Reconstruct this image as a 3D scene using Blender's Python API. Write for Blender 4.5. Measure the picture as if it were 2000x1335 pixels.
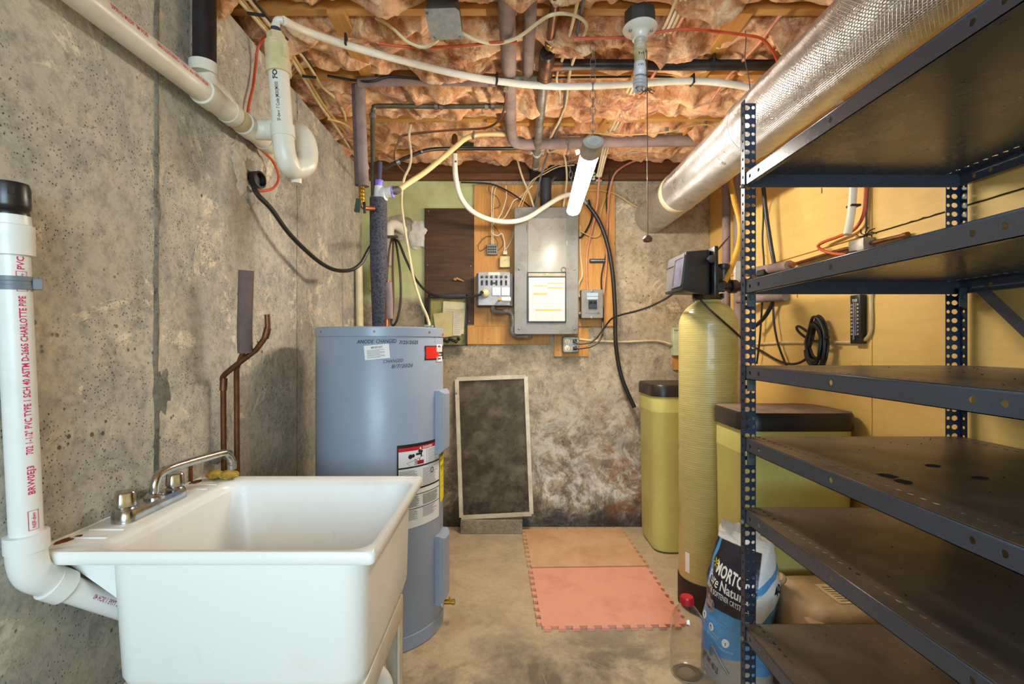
import bpy, bmesh, math, random
from mathutils import Vector, Matrix, Euler, noise
from math import pi, sin, cos, radians

for o in list(bpy.data.objects): bpy.data.objects.remove(o)
SC = bpy.context.scene
COL = SC.collection
random.seed(7)

# ------------------------------------------------------------------ camera, world, lights, exposure
EYE = 1.15                       # camera height, metres; it looks level along +Y
F, CX, CY = 960.0, 990.0, 670.0  # focal length and principal point in photo pixels (2000 x 1335)
cam_d = bpy.data.cameras.new('camera'); cam = bpy.data.objects.new('camera', cam_d); COL.objects.link(cam)
cam.location = (0, 0, EYE); cam.rotation_euler = (pi/2, 0, 0)
cam_d.sensor_width = 36; cam_d.lens = F/2000*36
cam_d.shift_x = (1000-CX)/2000; cam_d.shift_y = (CY-667.5)/2000
cam_d.clip_start = 0.02
SC.camera = cam

w = bpy.data.worlds.new('world'); SC.world = w; w.use_nodes = True
w.node_tree.nodes['Background'].inputs[0].default_value = (0.75, 0.85, 1, 1)
w.node_tree.nodes['Background'].inputs[1].default_value = 0.3

def area(name, loc, rot, sx, sy, power, color):
    d = bpy.data.lights.new(name, 'AREA'); d.shape = 'RECTANGLE'; d.size = sx; d.size_y = sy
    d.energy = power; d.color = color
    o = bpy.data.objects.new(name, d); COL.objects.link(o); o.location = loc; o.rotation_euler = rot
    return o
# added cool fill lamp, standing in for the unseen light behind the photographer
area('cool_fill_behind', (-0.1, -2.2, 1.55), (radians(84), 0, 0), 2.0, 1.3, 62, (0.58, 0.82, 1.0))
TUBE_STRENGTH = 60.0
TUBE_COLOR = (1.0, 0.89, 0.74)
vs = SC.view_settings
vs.view_transform = 'Standard'; vs.look = 'None'; vs.gamma = 1.0; vs.use_curve_mapping = False
vs.exposure = 0.95

# ------------------------------------------------------------------ points from photo pixels at a known plane
def P(px, py, Y): return Vector(((px-CX)/F*Y, Y, EYE-(py-CY)/F*Y))
def Zp(px, py, z): return P(px, py, (z-EYE)*F/(CY-py))
def Xp(px, py, X): return P(px, py, X*F/(px-CX))

# ------------------------------------------------------------------ materials
def lin(c):
    out = []
    for v in c[:3]:
        v = v/255.0
        out.append(v/12.92 if v <= 0.04045 else ((v+0.055)/1.055)**2.4)
    return (*out, 1.0)

class NT:
    """tiny node-tree helper"""
    def __init__(s, name):
        s.m = bpy.data.materials.new(name); s.m.use_nodes = True
        s.t = s.m.node_tree; s.b = s.t.nodes['Principled BSDF']
        s.tc = s.t.nodes.new('ShaderNodeTexCoord')
    def n(s, typ, **kw):
        nd = s.t.nodes.new(typ)
        for k, v in kw.items():
            if hasattr(nd, k): setattr(nd, k, v)
        return nd
    def put(s, sock, v):
        if isinstance(v, bpy.types.NodeSocket): s.t.links.new(v, sock)
        else:
            if sock.type == 'RGBA' and len(v) == 3: v = (*v, 1)
            sock.default_value = v
    def coord(s, scale=(1, 1, 1), kind='Object', rot=(0, 0, 0)):
        mp = s.n('ShaderNodeMapping'); s.t.links.new(s.tc.outputs[kind], mp.inputs[0])
        mp.inputs['Scale'].default_value = scale; mp.inputs['Rotation'].default_value = rot
        return mp.outputs[0]
    def noise(s, scale, detail=6, rough=.6, vec=None, dist=0):
        nd = s.n('ShaderNodeTexNoise'); nd.inputs['Scale'].default_value = scale
        nd.inputs['Detail'].default_value = detail; nd.inputs['Roughness'].default_value = rough
        nd.inputs['Distortion'].default_value = dist
        s.t.links.new(vec or s.tc.outputs['Object'], nd.inputs['Vector'])
        return nd.outputs[0]
    def voro(s, scale, vec=None, feature='F1'):
        nd = s.n('ShaderNodeTexVoronoi'); nd.feature = feature; nd.inputs['Scale'].default_value = scale
        s.t.links.new(vec or s.tc.outputs['Object'], nd.inputs['Vector'])
        return nd.outputs['Distance']
    def wave(s, scale, vec=None, direction='X', dist=0, detail=2):
        nd = s.n('ShaderNodeTexWave'); nd.bands_direction = direction
        nd.inputs['Scale'].default_value = scale; nd.inputs['Distortion'].default_value = dist
        nd.inputs['Detail'].default_value = detail
        s.t.links.new(vec or s.tc.outputs['Object'], nd.inputs['Vector'])
        return nd.outputs['Fac']
    def ramp(s, fac, lo, hi, a=0.0, b=1.0):
        nd = s.n('ShaderNodeMapRange'); nd.clamp = True
        s.put(nd.inputs[0], fac)
        for i, v in enumerate((lo, hi, a, b)): nd.inputs[i+1].default_value = v
        return nd.outputs[0]
    def math(s, op, a, b=0.0):
        nd = s.n('ShaderNodeMath'); nd.operation = op
        s.put(nd.inputs[0], a); s.put(nd.inputs[1], b); return nd.outputs[0]
    def mix(s, fac, a, b, mode='MIX'):
        nd = s.n('ShaderNodeMix'); nd.data_type = 'RGBA'; nd.blend_type = mode
        s.put(nd.inputs[0], fac); s.put(nd.inputs[6], a); s.put(nd.inputs[7], b); return nd.outputs[2]
    def sep(s, kind='Object'):
        nd = s.n('ShaderNodeSeparateXYZ'); s.t.links.new(s.tc.outputs[kind], nd.inputs[0]); return nd.outputs
    def bump(s, h, strength=.3, dist=.01):
        nd = s.n('ShaderNodeBump'); nd.inputs['Strength'].default_value = strength
        nd.inputs['Distance'].default_value = dist; s.put(nd.inputs['Height'], h)
        s.t.links.new(nd.outputs[0], s.b.inputs['Normal']); return nd.outputs[0]
    def set(s, **kw):
        names = dict(col='Base Color', rough='Roughness', metal='Metallic', spec='Specular IOR Level', coat='Coat Weight',
                     trans='Transmission Weight', ior='IOR', alpha='Alpha', emit='Emission Color', es='Emission Strength',
                     sheen='Sheen Weight', sss='Subsurface Weight')
        for k, v in kw.items(): s.put(s.b.inputs[names[k]], v)
        return s.m

_MC = {}
def mat(name, col, rough=.5, metal=0.0, col2=None, scale=12.0, lohi=(.4, .65), bump=0.0, bscale=80.0, spec=.5, coat=0.0, stretch=(1, 1, 1)):
    """a plain painted / plastic / metal surface with a second tone of grime or grain and fine relief"""
    if name in _MC: return _MC[name]
    q = NT(name)
    c = lin(col)
    if col2 is None: col2 = tuple(v*.82 for v in col)
    v = q.coord(stretch)
    f = q.ramp(q.noise(scale, 8, .65, v), *lohi)
    q.set(col=q.mix(f, c, lin(col2)), rough=q.ramp(q.noise(scale*2.3, 4, .6, v), .2, .8, max(.02, rough-.06), min(1, rough+.1)), metal=metal, spec=spec, coat=coat)
    if bump: q.bump(q.noise(bscale, 5, .6, v), bump, .004)
    _MC[name] = q.m
    return q.m

def flat(name, col, rough=.55):
    if name in _MC: return _MC[name]
    q = NT(name); q.set(col=lin(col), rough=rough); _MC[name] = q.m; return q.m

# ------------------------------------------------------------------ mesh helpers
def B(): return bmesh.new()
def box(bm, mn, mx, bev=0.0, seg=2, M=None):
    mn, mx = Vector(mn), Vector(mx)
    c = (mn+mx)/2; s = mx-mn
    T = Matrix.Translation(c) @ Matrix.Diagonal((abs(s.x), abs(s.y), abs(s.z), 1))
    r = bmesh.ops.create_cube(bm, size=1, matrix=T)
    vs_ = r['verts']
    if bev > 0:
        es = list({e for v in vs_ for e in v.link_edges})
        rb = bmesh.ops.bevel(bm, geom=es, offset=bev, segments=seg, affect='EDGES', profile=.5, clamp_overlap=True)
        vs_ = list({v for f in rb['faces'] for v in f.verts} | {v for v in vs_ if v.is_valid})
    if M is not None: bmesh.ops.transform(bm, matrix=M, verts=vs_)
    return vs_
def obox(bm, c, size, rot=(0, 0, 0), bev=0.0, seg=2):
    s = Vector(size)/2
    R = rot.to_4x4() if isinstance(rot, Matrix) else Euler(rot).to_matrix().to_4x4()
    return box(bm, -s, s, bev, seg, Matrix.Translation(Vector(c)) @ R)
def beam(bm, a, b, wd, th, up=(0, 0, 1), bev=0.0):
    """a bar from a to b, wd across, th along 'up'"""
    a, b = Vector(a), Vector(b); d = (b-a); L = d.length; x = d.normalized(); y = Vector(up).cross(x).normalized(); z = x.cross(y)
    R = Matrix((x, y, z)).transposed()
    return obox(bm, (a+b)/2, (L, wd, th), R, bev)
def frame_of(d):
    d = d.normalized(); a = Vector((0, 0, 1)) if abs(d.z) < .9 else Vector((1, 0, 0))
    u = d.cross(a).normalized(); return u, d.cross(u).normalized()
def tube(bm, pts, r, seg=8, caps=True, closed=False, uv=False, flatten=None):
    pts = [Vector(p) for p in pts]
    n = len(pts); rs = r if isinstance(r, (list, tuple)) else [r]*n
    rings = []; u = v = None
    L = 0; lens = []
    for i, p in enumerate(pts):
        if closed: d = pts[(i+1) % n]-pts[i-1]
        else: d = pts[min(i+1, n-1)]-pts[max(i-1, 0)]
        if d.length < 1e-9: d = Vector((0, 0, 1))
        d.normalize()
        if u is None: u, v = frame_of(d)
        else:
            u = (u-d*u.dot(d))
            if u.length < 1e-6: u, v = frame_of(d)
            u.normalize(); v = d.cross(u)
        if i: L += (pts[i]-pts[i-1]).length
        lens.append(L)
        rings.append([bm.verts.new(p+(u*cos(2*pi*k/seg)+v*sin(2*pi*k/seg))*rs[i]) for k in range(seg)])
    lay = bm.loops.layers.uv.verify() if uv else None
    m = n if closed else n-1
    for i in range(m):
        a, b = rings[i], rings[(i+1) % n]
        for k in range(seg):
            f = bm.faces.new((a[k], a[(k+1) % seg], b[(k+1) % seg], b[k])); f.smooth = True
            if uv:
                for lp, (kk, ii) in zip(f.loops, ((k, i), (k+1, i), (k+1, i+1), (k, i+1))): lp[lay].uv = (kk/seg, lens[min(ii, n-1)])
    if caps and not closed:
        bm.faces.new(list(reversed(rings[0]))); bm.faces.new(rings[-1])
def spline(pts, k=6, closed=False):
    pts = [Vector(p) for p in pts]; n = len(pts)
    if n < 3: return pts
    out = []
    rng = n if closed else n-1
    for i in range(rng):
        g = lambda j: pts[j % n] if closed else pts[max(0, min(n-1, j))]
        p0, p1, p2, p3 = g(i-1), g(i), g(i+1), g(i+2)
        for s in range(k):
            t = s/k
            out.append(.5*((2*p1)+(p2-p0)*t+(2*p0-5*p1+4*p2-p3)*t*t+(3*p1-p0-3*p2+p3)*t**3))
    if not closed: out.append(pts[-1])
    return out
def cyl(bm, a, b, r, seg=16, r1=None): tube(bm, [a, b], [r, r if r1 is None else r1], seg)
def lathe(bm, prof, base, axis=(0, 0, 1), seg=32, cap=True):
    base = Vector(base); ax = Vector(axis).normalized(); u, v = frame_of(ax)
    rings = []
    for r, h in prof:
        rings.append([bm.verts.new(base+ax*h+(u*cos(2*pi*k/seg)+v*sin(2*pi*k/seg))*max(r, 1e-4)) for k in range(seg)])
    for a, b in zip(rings, rings[1:]):
        for k in range(seg):
            f = bm.faces.new((a[k], a[(k+1) % seg], b[(k+1) % seg], b[k])); f.smooth = True
    if cap:
        bm.faces.new(list(reversed(rings[0]))); bm.faces.new(rings[-1])
def rrect(x0, y0, x1, y1, r, z, k=5):
    """rounded rectangle ring, counter-clockwise"""
    out = []
    for cx, cy, a0 in ((x1-r, y1-r, 0), (x0+r, y1-r, 90), (x0+r, y0+r, 180), (x1-r, y0+r, 270)):
        for i in range(k+1):
            a = radians(a0+90*i/k); out.append(Vector((cx+r*cos(a), cy+r*sin(a), z)))
    return out
def loft(bm, rings, cap0=True, cap1=True, uv=False):
    R = [[bm.verts.new(p) for p in ring] for ring in rings]; n = len(R[0])
    lay = bm.loops.layers.uv.verify() if uv else None
    for j, (a, b) in enumerate(zip(R, R[1:])):
        for k in range(n):
            f = bm.faces.new((a[k], a[(k+1) % n], b[(k+1) % n], b[k])); f.smooth = True
            if uv:
                m = len(R)-1
                for lp, (kk, jj) in zip(f.loops, ((k, j), (k+1, j), (k+1, j+1), (k, j+1))): lp[lay].uv = (kk/n, jj/m)
    if cap0: bm.faces.new(list(reversed(R[0])))
    if cap1: bm.faces.new(R[-1])
def prism(bm, poly, d):
    """extrude a planar polygon by vector d"""
    d = Vector(d); a = [bm.verts.new(Vector(p)) for p in poly]; b = [bm.verts.new(Vector(p)+d) for p in poly]; n = len(a)
    bm.faces.new(a); bm.faces.new(list(reversed(b)))
    for k in range(n): bm.faces.new((a[k], b[k], b[(k+1) % n], a[(k+1) % n]))
_TX = {}
def glyphs(s, size, bold=0.0):
    key = (s, bold)
    if key not in _TX:
        c = bpy.data.curves.new('tmp', 'FONT'); c.body = s; c.size = 1; c.resolution_u = 2; c.offset = bold; c.fill_mode = 'FRONT'
        o = bpy.data.objects.new('tmp', c); me = o.to_mesh()
        vs_ = [(v.co.x, v.co.y) for v in me.vertices]; fs = [tuple(p.vertices) for p in me.polygons]
        o.to_mesh_clear(); bpy.data.objects.remove(o); bpy.data.curves.remove(c)
        _TX[key] = (vs_, fs)
    vs_, fs = _TX[key]
    return [(x*size, y*size) for x, y in vs_], fs
def text(bm, s, size, fn, width=None, bold=0.0, shear=0.0):
    """letters mapped by fn(u, v) -> point; u runs along the line from 0, v up; 'width' squeezes the line to that length"""
    v2, fs = glyphs(s, size, bold)
    if not v2: return
    x0 = min(x for x, y in v2); x1 = max(x for x, y in v2); k = 1 if width is None else width/max(1e-6, x1-x0)
    vv = [bm.verts.new(fn((x-x0)*k+shear*y, y)) for x, y in v2]
    for f in fs:
        try: bm.faces.new([vv[i] for i in f])
        except ValueError: pass
def patch(bm, fn, u0, v0, u1, v1, nu=1, nv=1):
    """a flat print patch mapped by fn"""
    g = [[bm.verts.new(fn(u0+(u1-u0)*i/nu, v0+(v1-v0)*j/nv)) for i in range(nu+1)] for j in range(nv+1)]
    for j in range(nv):
        for i in range(nu): bm.faces.new((g[j][i], g[j][i+1], g[j+1][i+1], g[j+1][i]))
def plane_fn(o, u, v, n=None, lift=0.0):
    o, u, v = Vector(o), Vector(u).normalized(), Vector(v).normalized()
    w_ = (Vector(n).normalized() if n is not None else u.cross(v))*lift
    return lambda a, b: o+u*a+v*b+w_

# perforated sheet: bands of cells, each with an optional elliptical hole, given thickness
def perf(bm, o, du, dv, dn, th, bands, cells):
    """o corner; du along the length, dv across, dn out of the sheet. bands = [(v0, v1, key)], cells = [(u0, u1, {key: (cu, ru, rv)})]"""
    o, du, dv, dn = Vector(o), Vector(du), Vector(dv), Vector(dn)
    def pt(u, v, w_): return o+du*u+dv*v+dn*w_
    for (u0, u1, holes) in cells:
        for (v0, v1, key) in bands:
            h = holes.get(key)
            if h is None:
                q = [(u0, v0), (u1, v0), (u1, v1), (u0, v1)]
                t = [bm.verts.new(pt(a, b, th)) for a, b in q]; d = [bm.verts.new(pt(a, b, 0)) for a, b in q]
                bm.faces.new(t); bm.faces.new(list(reversed(d)))
                continue
            ru, rv = h; cu, cv = (u0+u1)/2, (v0+v1)/2
            N = 16; outer = []; inner = []
            for k in range(N):
                a = 2*pi*(k+.0)/N+pi/4
                c, s = cos(a), sin(a); m = max(abs(c), abs(s))
                outer.append((cu+c/m*(u1-u0)/2, cv+s/m*(v1-v0)/2)); inner.append((cu+c*ru, cv+s*rv))
            ot = [bm.verts.new(pt(a, b, th)) for a, b in outer]; it = [bm.verts.new(pt(a, b, th)) for a, b in inner]
            ob = [bm.verts.new(pt(a, b, 0)) for a, b in outer]; ib = [bm.verts.new(pt(a, b, 0)) for a, b in inner]
            for k in range(N):
                j = (k+1) % N
                bm.faces.new((ot[k], ot[j], it[j], it[k])); bm.faces.new((ob[j], ob[k], ib[k], ib[j])); bm.faces.new((it[k], it[j], ib[j], ib[k]))
    # edges of the sheet
    U0, U1 = cells[0][0], cells[-1][1]; V0, V1 = bands[0][0], bands[-1][1]
    for a, b in (((U0, V0), (U1, V0)), ((U1, V0), (U1, V1)), ((U1, V1), (U0, V1)), ((U0, V1), (U0, V0))):
        bm.faces.new([bm.verts.new(pt(*a, 0)), bm.verts.new(pt(*b, 0)), bm.verts.new(pt(*b, th)), bm.verts.new(pt(*a, th))])

# ------------------------------------------------------------------ objects
WO = {}
def link(name, bm, m, origin, parent=None, sharp=38):
    me = bpy.data.meshes.new(name)
    bmesh.ops.remove_doubles(bm, verts=bm.verts, dist=1e-6)
    bmesh.ops.recalc_face_normals(bm, faces=bm.faces)
    for f in bm.faces: f.smooth = sharp > 0 or (sharp < 0 and f.smooth)   # sharp < 0 keeps the builder's own choice, 0 is faceted
    bm.to_mesh(me); bm.free()
    me.transform(Matrix.Translation(-origin))
    try:
        if 0 < sharp < 180: me.set_sharp_from_angle(angle=radians(sharp))
    except Exception: pass
    if m is not None: me.materials.append(m)
    o = bpy.data.objects.new(name, me); COL.objects.link(o)
    if parent is not None:
        o.parent = parent; o.location = origin-WO[parent]
    else: o.location = origin
    WO[o] = Vector(origin)
    return o
def tag(o, label, cat, group=None):
    o['label'] = label; o['category'] = cat
    if group: o['group'] = group
    return o
def thing(name, label, cat, loc, group=None):
    o = bpy.data.objects.new(name, None); o.empty_display_size = .05; COL.objects.link(o); o.location = loc; WO[o] = Vector(loc)
    return tag(o, label, cat, group)
def part(name, bm, m, parent, label=None, stuff=False, sharp=38):
    o = link(name, bm, m, WO[parent].copy(), parent, sharp)
    if label: o['label'] = label
    if stuff: o['kind'] = 'stuff'
    return o
def solo(name, bm, m, label, cat, group=None, sharp=38):
    xs = [v.co for v in bm.verts]
    c = Vector(((min(p.x for p in xs)+max(p.x for p in xs))/2, (min(p.y for p in xs)+max(p.y for p in xs))/2, min(p.z for p in xs)))
    return tag(link(name, bm, m, c, None, sharp), label, cat, group)
def struct(name, bm, m, parent=None, sharp=38):
    o = link(name, bm, m, Vector((0, 0, 0)), parent, sharp)
    if parent is None: o['kind'] = 'structure'
    return o

# ------------------------------------------------------------------ the setting's materials
def concrete(name, base, dark, light, pits=1.0, flake=.62, seed=0.0, extra=None, rough=.9, mott=1.0):
    q = NT(name)
    mp = q.n('ShaderNodeMapping'); q.t.links.new(q.tc.outputs['Object'], mp.inputs[0]); mp.inputs['Location'].default_value = (seed, seed*.7, seed*.3)
    v = mp.outputs[0]
    big = q.noise(1.3, 6, .6, v); mid = q.noise(5.5, 10, .7, v); fine = q.noise(38, 8, .75, v)
    col = q.mix(q.ramp(big, .35, .68), lin(base), lin(dark))
    col = q.mix(q.ramp(mid, .42, .70, 0, .75), col, lin(light))
    col = q.mix(q.ramp(q.noise(7, 12, .80, v, .4), .50, .60, 0, .80*mott), col, lin(dark))
    fl = q.ramp(q.noise(4.2, 12, .76, v, .7), flake-.035, flake-.012, 0, .62*mott)
    col = q.mix(fl, col, lin(tuple(min(255, c*1.12) for c in light)))
    col = q.mix(q.ramp(fine, .44, .66, .0, .50*mott), col, lin(tuple(c*.62 for c in dark)))
    # pits: small voids of two sizes where a mask allows them
    mk = q.ramp(q.noise(2.2, 4, .6, v), .40, .60)
    p1 = q.math('MULTIPLY', q.ramp(q.math('ADD', q.voro(36, v), q.ramp(q.noise(11, 3, .5, v), .35, .65, .14, -.06)), .10, .17, 1, 0), mk)
    p2 = q.math('MULTIPLY', q.ramp(q.voro(115, v), .14, .24, 1, 0), q.ramp(q.noise(7, 4, .6, v), .42, .55))
    pit = q.math('MAXIMUM', p1, p2); pit = q.math('MULTIPLY', pit, pits)
    col = q.mix(q.math('MULTIPLY', pit, .8), col, lin((46, 42, 36)))
    h = q.math('ADD', q.math('MULTIPLY', fine, .5), q.math('MULTIPLY', mid, .6))
    h = q.math('SUBTRACT', h, q.math('MULTIPLY', pit, .9)); h = q.math('ADD', h, q.math('MULTIPLY', fl, .35))
    if extra: col = extra(q, col, v)
    q.set(col=col, rough=rough, spec=.25)
    q.bump(h, .55, .006)
    return q.m

def left_extra(q, col, v):
    s = q.sep()
    # grey-green smoother cement at the foot of the wall nearest the photographer, rust spots
    m = q.math('MULTIPLY', q.ramp(s[2], .45, .85, 1, 0), q.ramp(s[1], .7, 1.25, 1, 0))
    col = q.mix(q.math('MULTIPLY', m, .6), col, lin((150, 152, 144)))
    # brown damp that has run down from the cable hole
    yy = q.math('ADD', s[1], q.ramp(q.noise(6, 8, .7, q.coord((1, 1, .25))), 0, 1, -.09, .09))
    dy = q.ramp(q.math('ABSOLUTE', q.math('SUBTRACT', yy, 1.70)), .03, .12, 1, 0)
    dz = q.math('MULTIPLY', q.ramp(s[2], 1.25, 1.60), q.ramp(s[2], 1.80, 1.90, 1, 0))
    col = q.mix(q.math('MULTIPLY', q.math('MULTIPLY', dy, dz), .62), col, lin((96, 80, 54)))
    r = q.ramp(q.noise(13, 5, .6, v), .70, .76, 0, .6)
    return q.mix(r, col, lin((112, 72, 36)))
def back_extra(q, col, v):
    s = q.sep()
    wob = q.ramp(q.noise(5, 8, .7, v), 0, 1, -.12, .12)
    x = q.math('ADD', s[0], wob); z = q.math('ADD', s[2], wob)
    green = q.math('MULTIPLY', q.ramp(x, -.20, -.17, 1, 0), q.ramp(z, 1.40, 1.46))
    col = q.mix(q.math('MULTIPLY', green, .93), col, q.mix(q.ramp(q.noise(7, 6, .6, v), .4, .75), lin((200, 204, 146)), lin((178, 178, 122))))
    # salt bloom across the lower half, rusty damp by the tanks, dark wet foot
    low = q.ramp(s[2], .25, 1.05, 1, 0)
    eff = q.math('MULTIPLY', q.ramp(q.noise(6.5, 14, .80, v, .8), .47, .54), q.math('MULTIPLY', low, q.ramp(s[0], .0, .25)))
    col = q.mix(q.math('MULTIPLY', eff, .9), col, lin((226, 220, 208)))
    dk = q.math('MULTIPLY', q.ramp(q.noise(4.4, 12, .76, v, .6), .46, .56), q.ramp(s[2], .2, .95, 1, 0))
    col = q.mix(q.math('MULTIPLY', dk, .72), col, lin((66, 58, 48)))
    ru = q.math('MULTIPLY', q.ramp(q.noise(5.2, 10, .75, v, .5), .48, .58), q.math('MULTIPLY', q.ramp(s[0], .45, .62), q.ramp(s[2], .2, 1.05, 1, 0)))
    col = q.mix(q.math('MULTIPLY', ru, .75), col, lin((150, 92, 44)))
    foot = q.ramp(q.math('ADD', s[2], q.ramp(q.noise(9, 10, .7, v), 0, 1, -.10, .10)), .04, .17, 1, 0)
    return q.mix(q.math('MULTIPLY', foot, .85), col, lin((44, 40, 38)))
def floor_extra(q, col, v):
    s = q.sep()
    # worn grey screed with pale crazing nearer the photographer, rusty damp by the drum
    wr = q.math('MULTIPLY', q.ramp(q.noise(2.6, 10, .7, v, .4), .44, .60), q.ramp(s[1], 1.75, 2.15, 1, 0))
    col = q.mix(q.math('MULTIPLY', wr, .75), col, lin((84, 76, 66)))
    cr = q.math('MULTIPLY', q.ramp(q.voro(5.5, q.coord((1, 1, 1)), 'DISTANCE_TO_EDGE'), .0, .012, 1, 0), q.math('MULTIPLY', wr, q.ramp(q.noise(5, 4), .45, .55)))
    col = q.mix(q.math('MULTIPLY', cr, .5), col, lin((190, 176, 150)))
    ru = q.ramp(q.noise(2.1, 6, .6, v), .56, .72, 0, .5)
    return q.mix(ru, col, lin((150, 102, 50)))

M_LEFT = concrete('poured_concrete_left', (208, 200, 184), (164, 162, 154), (224, 212, 186), 1.0, .60, 0.0, left_extra)
M_BACK = concrete('poured_concrete_back', (192, 174, 146), (140, 126, 106), (212, 194, 162), .9, .63, 3.7, back_extra)
M_FLOOR = concrete('floor_concrete', (198, 176, 144), (170, 152, 126), (210, 188, 154), .35, .66, 9.1, floor_extra, .8, .3)
M_CEM = concrete('mortar', (190, 180, 160), (140, 132, 118), (206, 194, 172), .6, .64, 5.3)
M_BLOCK = concrete('cinder_block', (164, 150, 124), (128, 116, 98), (180, 164, 136), 1.0, .7, 8.8)

def yellow_wall():
    q = NT('yellow_painted_plywood'); v = q.coord()
    a = q.noise(2.2, 8, .65, v); g = q.noise(9, 8, .65, q.coord((1, .35, 4)))
    col = q.mix(q.ramp(a, .38, .72), lin((234, 196, 116)), lin((216, 174, 94)))
    col = q.mix(q.ramp(g, .48, .75, 0, .45), col, lin((208, 166, 96)))
    sp = q.ramp(q.noise(30, 3, .5, q.coord((1, 1, .5))), .73, .76, 0, .85)
    col = q.mix(sp, col, lin((96, 66, 34)))
    q.set(col=col, rough=.55, spec=.4); q.bump(g, .15, .004); return q.m
M_YEL = yellow_wall()

def wood(name, c1, c2, knot=None, axis=2, rough=.6, scale=1.0):
    q = NT(name)
    st = [14*scale]*3; st[axis] = 1.1*scale
    v = q.coord(tuple(st)); n = q.noise(1.6, 6, .6, v, 1.2); f = q.noise(9, 6, .7, v)
    col = q.mix(q.ramp(n, .32, .68), lin(c1), lin(c2))
    col = q.mix(q.ramp(f, .50, .78, 0, .45), col, lin(tuple(k*.7 for k in c2)))
    col = q.mix(q.ramp(q.voro(5.5), .03, .065, .8, 0), col, lin(tuple(k*.45 for k in c2)))
    q.set(col=col, rough=rough, spec=.35); q.bump(f, .2, .003); return q.m
M_PLY = wood('orange_pine_plywood', (212, 156, 82), (186, 124, 58), axis=2)
M_PLYD = wood('dark_stained_plywood', (92, 60, 30), (58, 36, 18), axis=0)
M_JOIST = wood('joist_lumber', (214, 166, 96), (188, 136, 70), axis=0)
M_STRAP = wood('strapping_lumber', (206, 152, 78), (176, 122, 56), axis=1)
M_RIM = wood('rim_lumber', (126, 78, 40), (88, 52, 26), axis=0)

def fibreglass():
    q = NT('pink_fibreglass_wool'); v = q.coord()
    a = q.noise(6, 8, .68, v, .4); b = q.noise(19, 12, .74, v, .5); c = q.noise(70, 6, .7, q.coord((1, 2.5, 1)), 1.0)
    col = q.mix(q.ramp(a, .32, .66), lin((236, 186, 140)), lin((208, 140, 94)))
    col = q.mix(q.ramp(b, .46, .62, 0, .8), col, lin((252, 226, 182)))
    col = q.mix(q.ramp(q.noise(8, 12, .76, v, .6), .49, .62, 0, .88), col, lin((134, 72, 38)))
    col = q.mix(q.ramp(c, .5, .8, 0, .35), col, lin((150, 90, 62)))
    q.set(col=col, rough=.95, spec=.1, sheen=.25)
    h = q.math('ADD', q.math('MULTIPLY', b, .8), q.math('MULTIPLY', c, .25))
    q.bump(h, .6, .012); return q.m
M_WOOL = fibreglass()

# ------------------------------------------------------------------ things' materials
M_PVC = mat('white_pvc', (226, 220, 204), .34, col2=(206, 196, 172), scale=7, lohi=(.5, .8))
M_PVCY = mat('yellowed_pvc', (222, 208, 168), .36, col2=(200, 182, 132), scale=9)
M_PVCW = mat('clean_white_pvc', (232, 232, 228), .33, col2=(218, 216, 208), scale=6, lohi=(.5, .8))
M_ABS = mat('black_abs', (26, 25, 27), .32, col2=(40, 38, 40), scale=14)
M_RUB = mat('black_rubber', (22, 20, 20), .45, col2=(34, 30, 28), scale=20)
M_COP = mat('aged_copper', (128, 82, 52), .42, .75, col2=(82, 58, 42), scale=16, bump=.1)
M_COPO = mat('bright_copper', (190, 110, 66), .35, .8, col2=(140, 84, 52), scale=20)
M_FOAMP = mat('taupe_pipe_foam', (150, 130, 124), .85, col2=(124, 107, 102), scale=10, bump=.35, bscale=160, spec=.15)
M_FOAMD = mat('dark_taupe_pipe_foam', (112, 97, 93), .85, col2=(92, 80, 78), scale=10, bump=.35, bscale=160, spec=.15)
M_STEEL = mat('galvanised_steel', (150, 146, 138), .42, .6, col2=(112, 104, 94), scale=22, bump=.05)
M_CHROME = mat('worn_chrome', (196, 196, 196), .16, 1.0, col2=(150, 148, 144), scale=26, lohi=(.45, .75))
M_BRASS = mat('brass', (196, 152, 62), .32, .9, col2=(150, 110, 44), scale=18)
M_GREYB = mat('grey_enamel', (128, 125, 118), .42, col2=(104, 96, 84), scale=9, lohi=(.48, .7), bump=.06)
M_DGREY = mat('dark_grey_plastic', (62, 62, 66), .45, col2=(50, 50, 54), scale=9)
M_CREAM = mat('cream_cable', (226, 208, 166), .5, col2=(202, 180, 132), scale=9)
M_WHITEC = mat('white_cable', (228, 220, 202), .5, col2=(204, 192, 164), scale=9)
M_YELC = mat('yellowed_cable', (214, 178, 108), .5, col2=(188, 148, 80), scale=9)
M_BLUEC = mat('grey_blue_cable', (108, 108, 120), .5, col2=(88, 88, 98), scale=9)
M_PINKC = mat('salmon_cable', (216, 150, 118), .5, col2=(190, 122, 90), scale=9)
M_ORGC = mat('orange_cord', (206, 82, 34), .5, col2=(176, 64, 26), scale=9)
M_BLKC = mat('black_cord', (26, 24, 24), .42, col2=(40, 34, 30), scale=16)
M_BRNC = mat('brown_cable', (104, 78, 56), .5, col2=(80, 58, 42), scale=10)
M_PEX = mat('milky_pex', (232, 224, 208), .36, col2=(216, 202, 176), scale=5)
M_PEXY = mat('yellowed_hose', (220, 196, 140), .36, col2=(198, 168, 106), scale=6)
M_INK = flat('black_ink', (24, 22, 26)); M_INKB = flat('navy_marker', (26, 30, 52)); M_INKG = flat('faded_ink', (92, 92, 96))
M_RED = flat('pink_red_print', (214, 44, 92)); M_MAG = flat('magenta_print', (168, 62, 122))
M_PAPER = mat('white_paper', (232, 226, 214), .7, col2=(216, 206, 186), scale=5)
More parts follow.
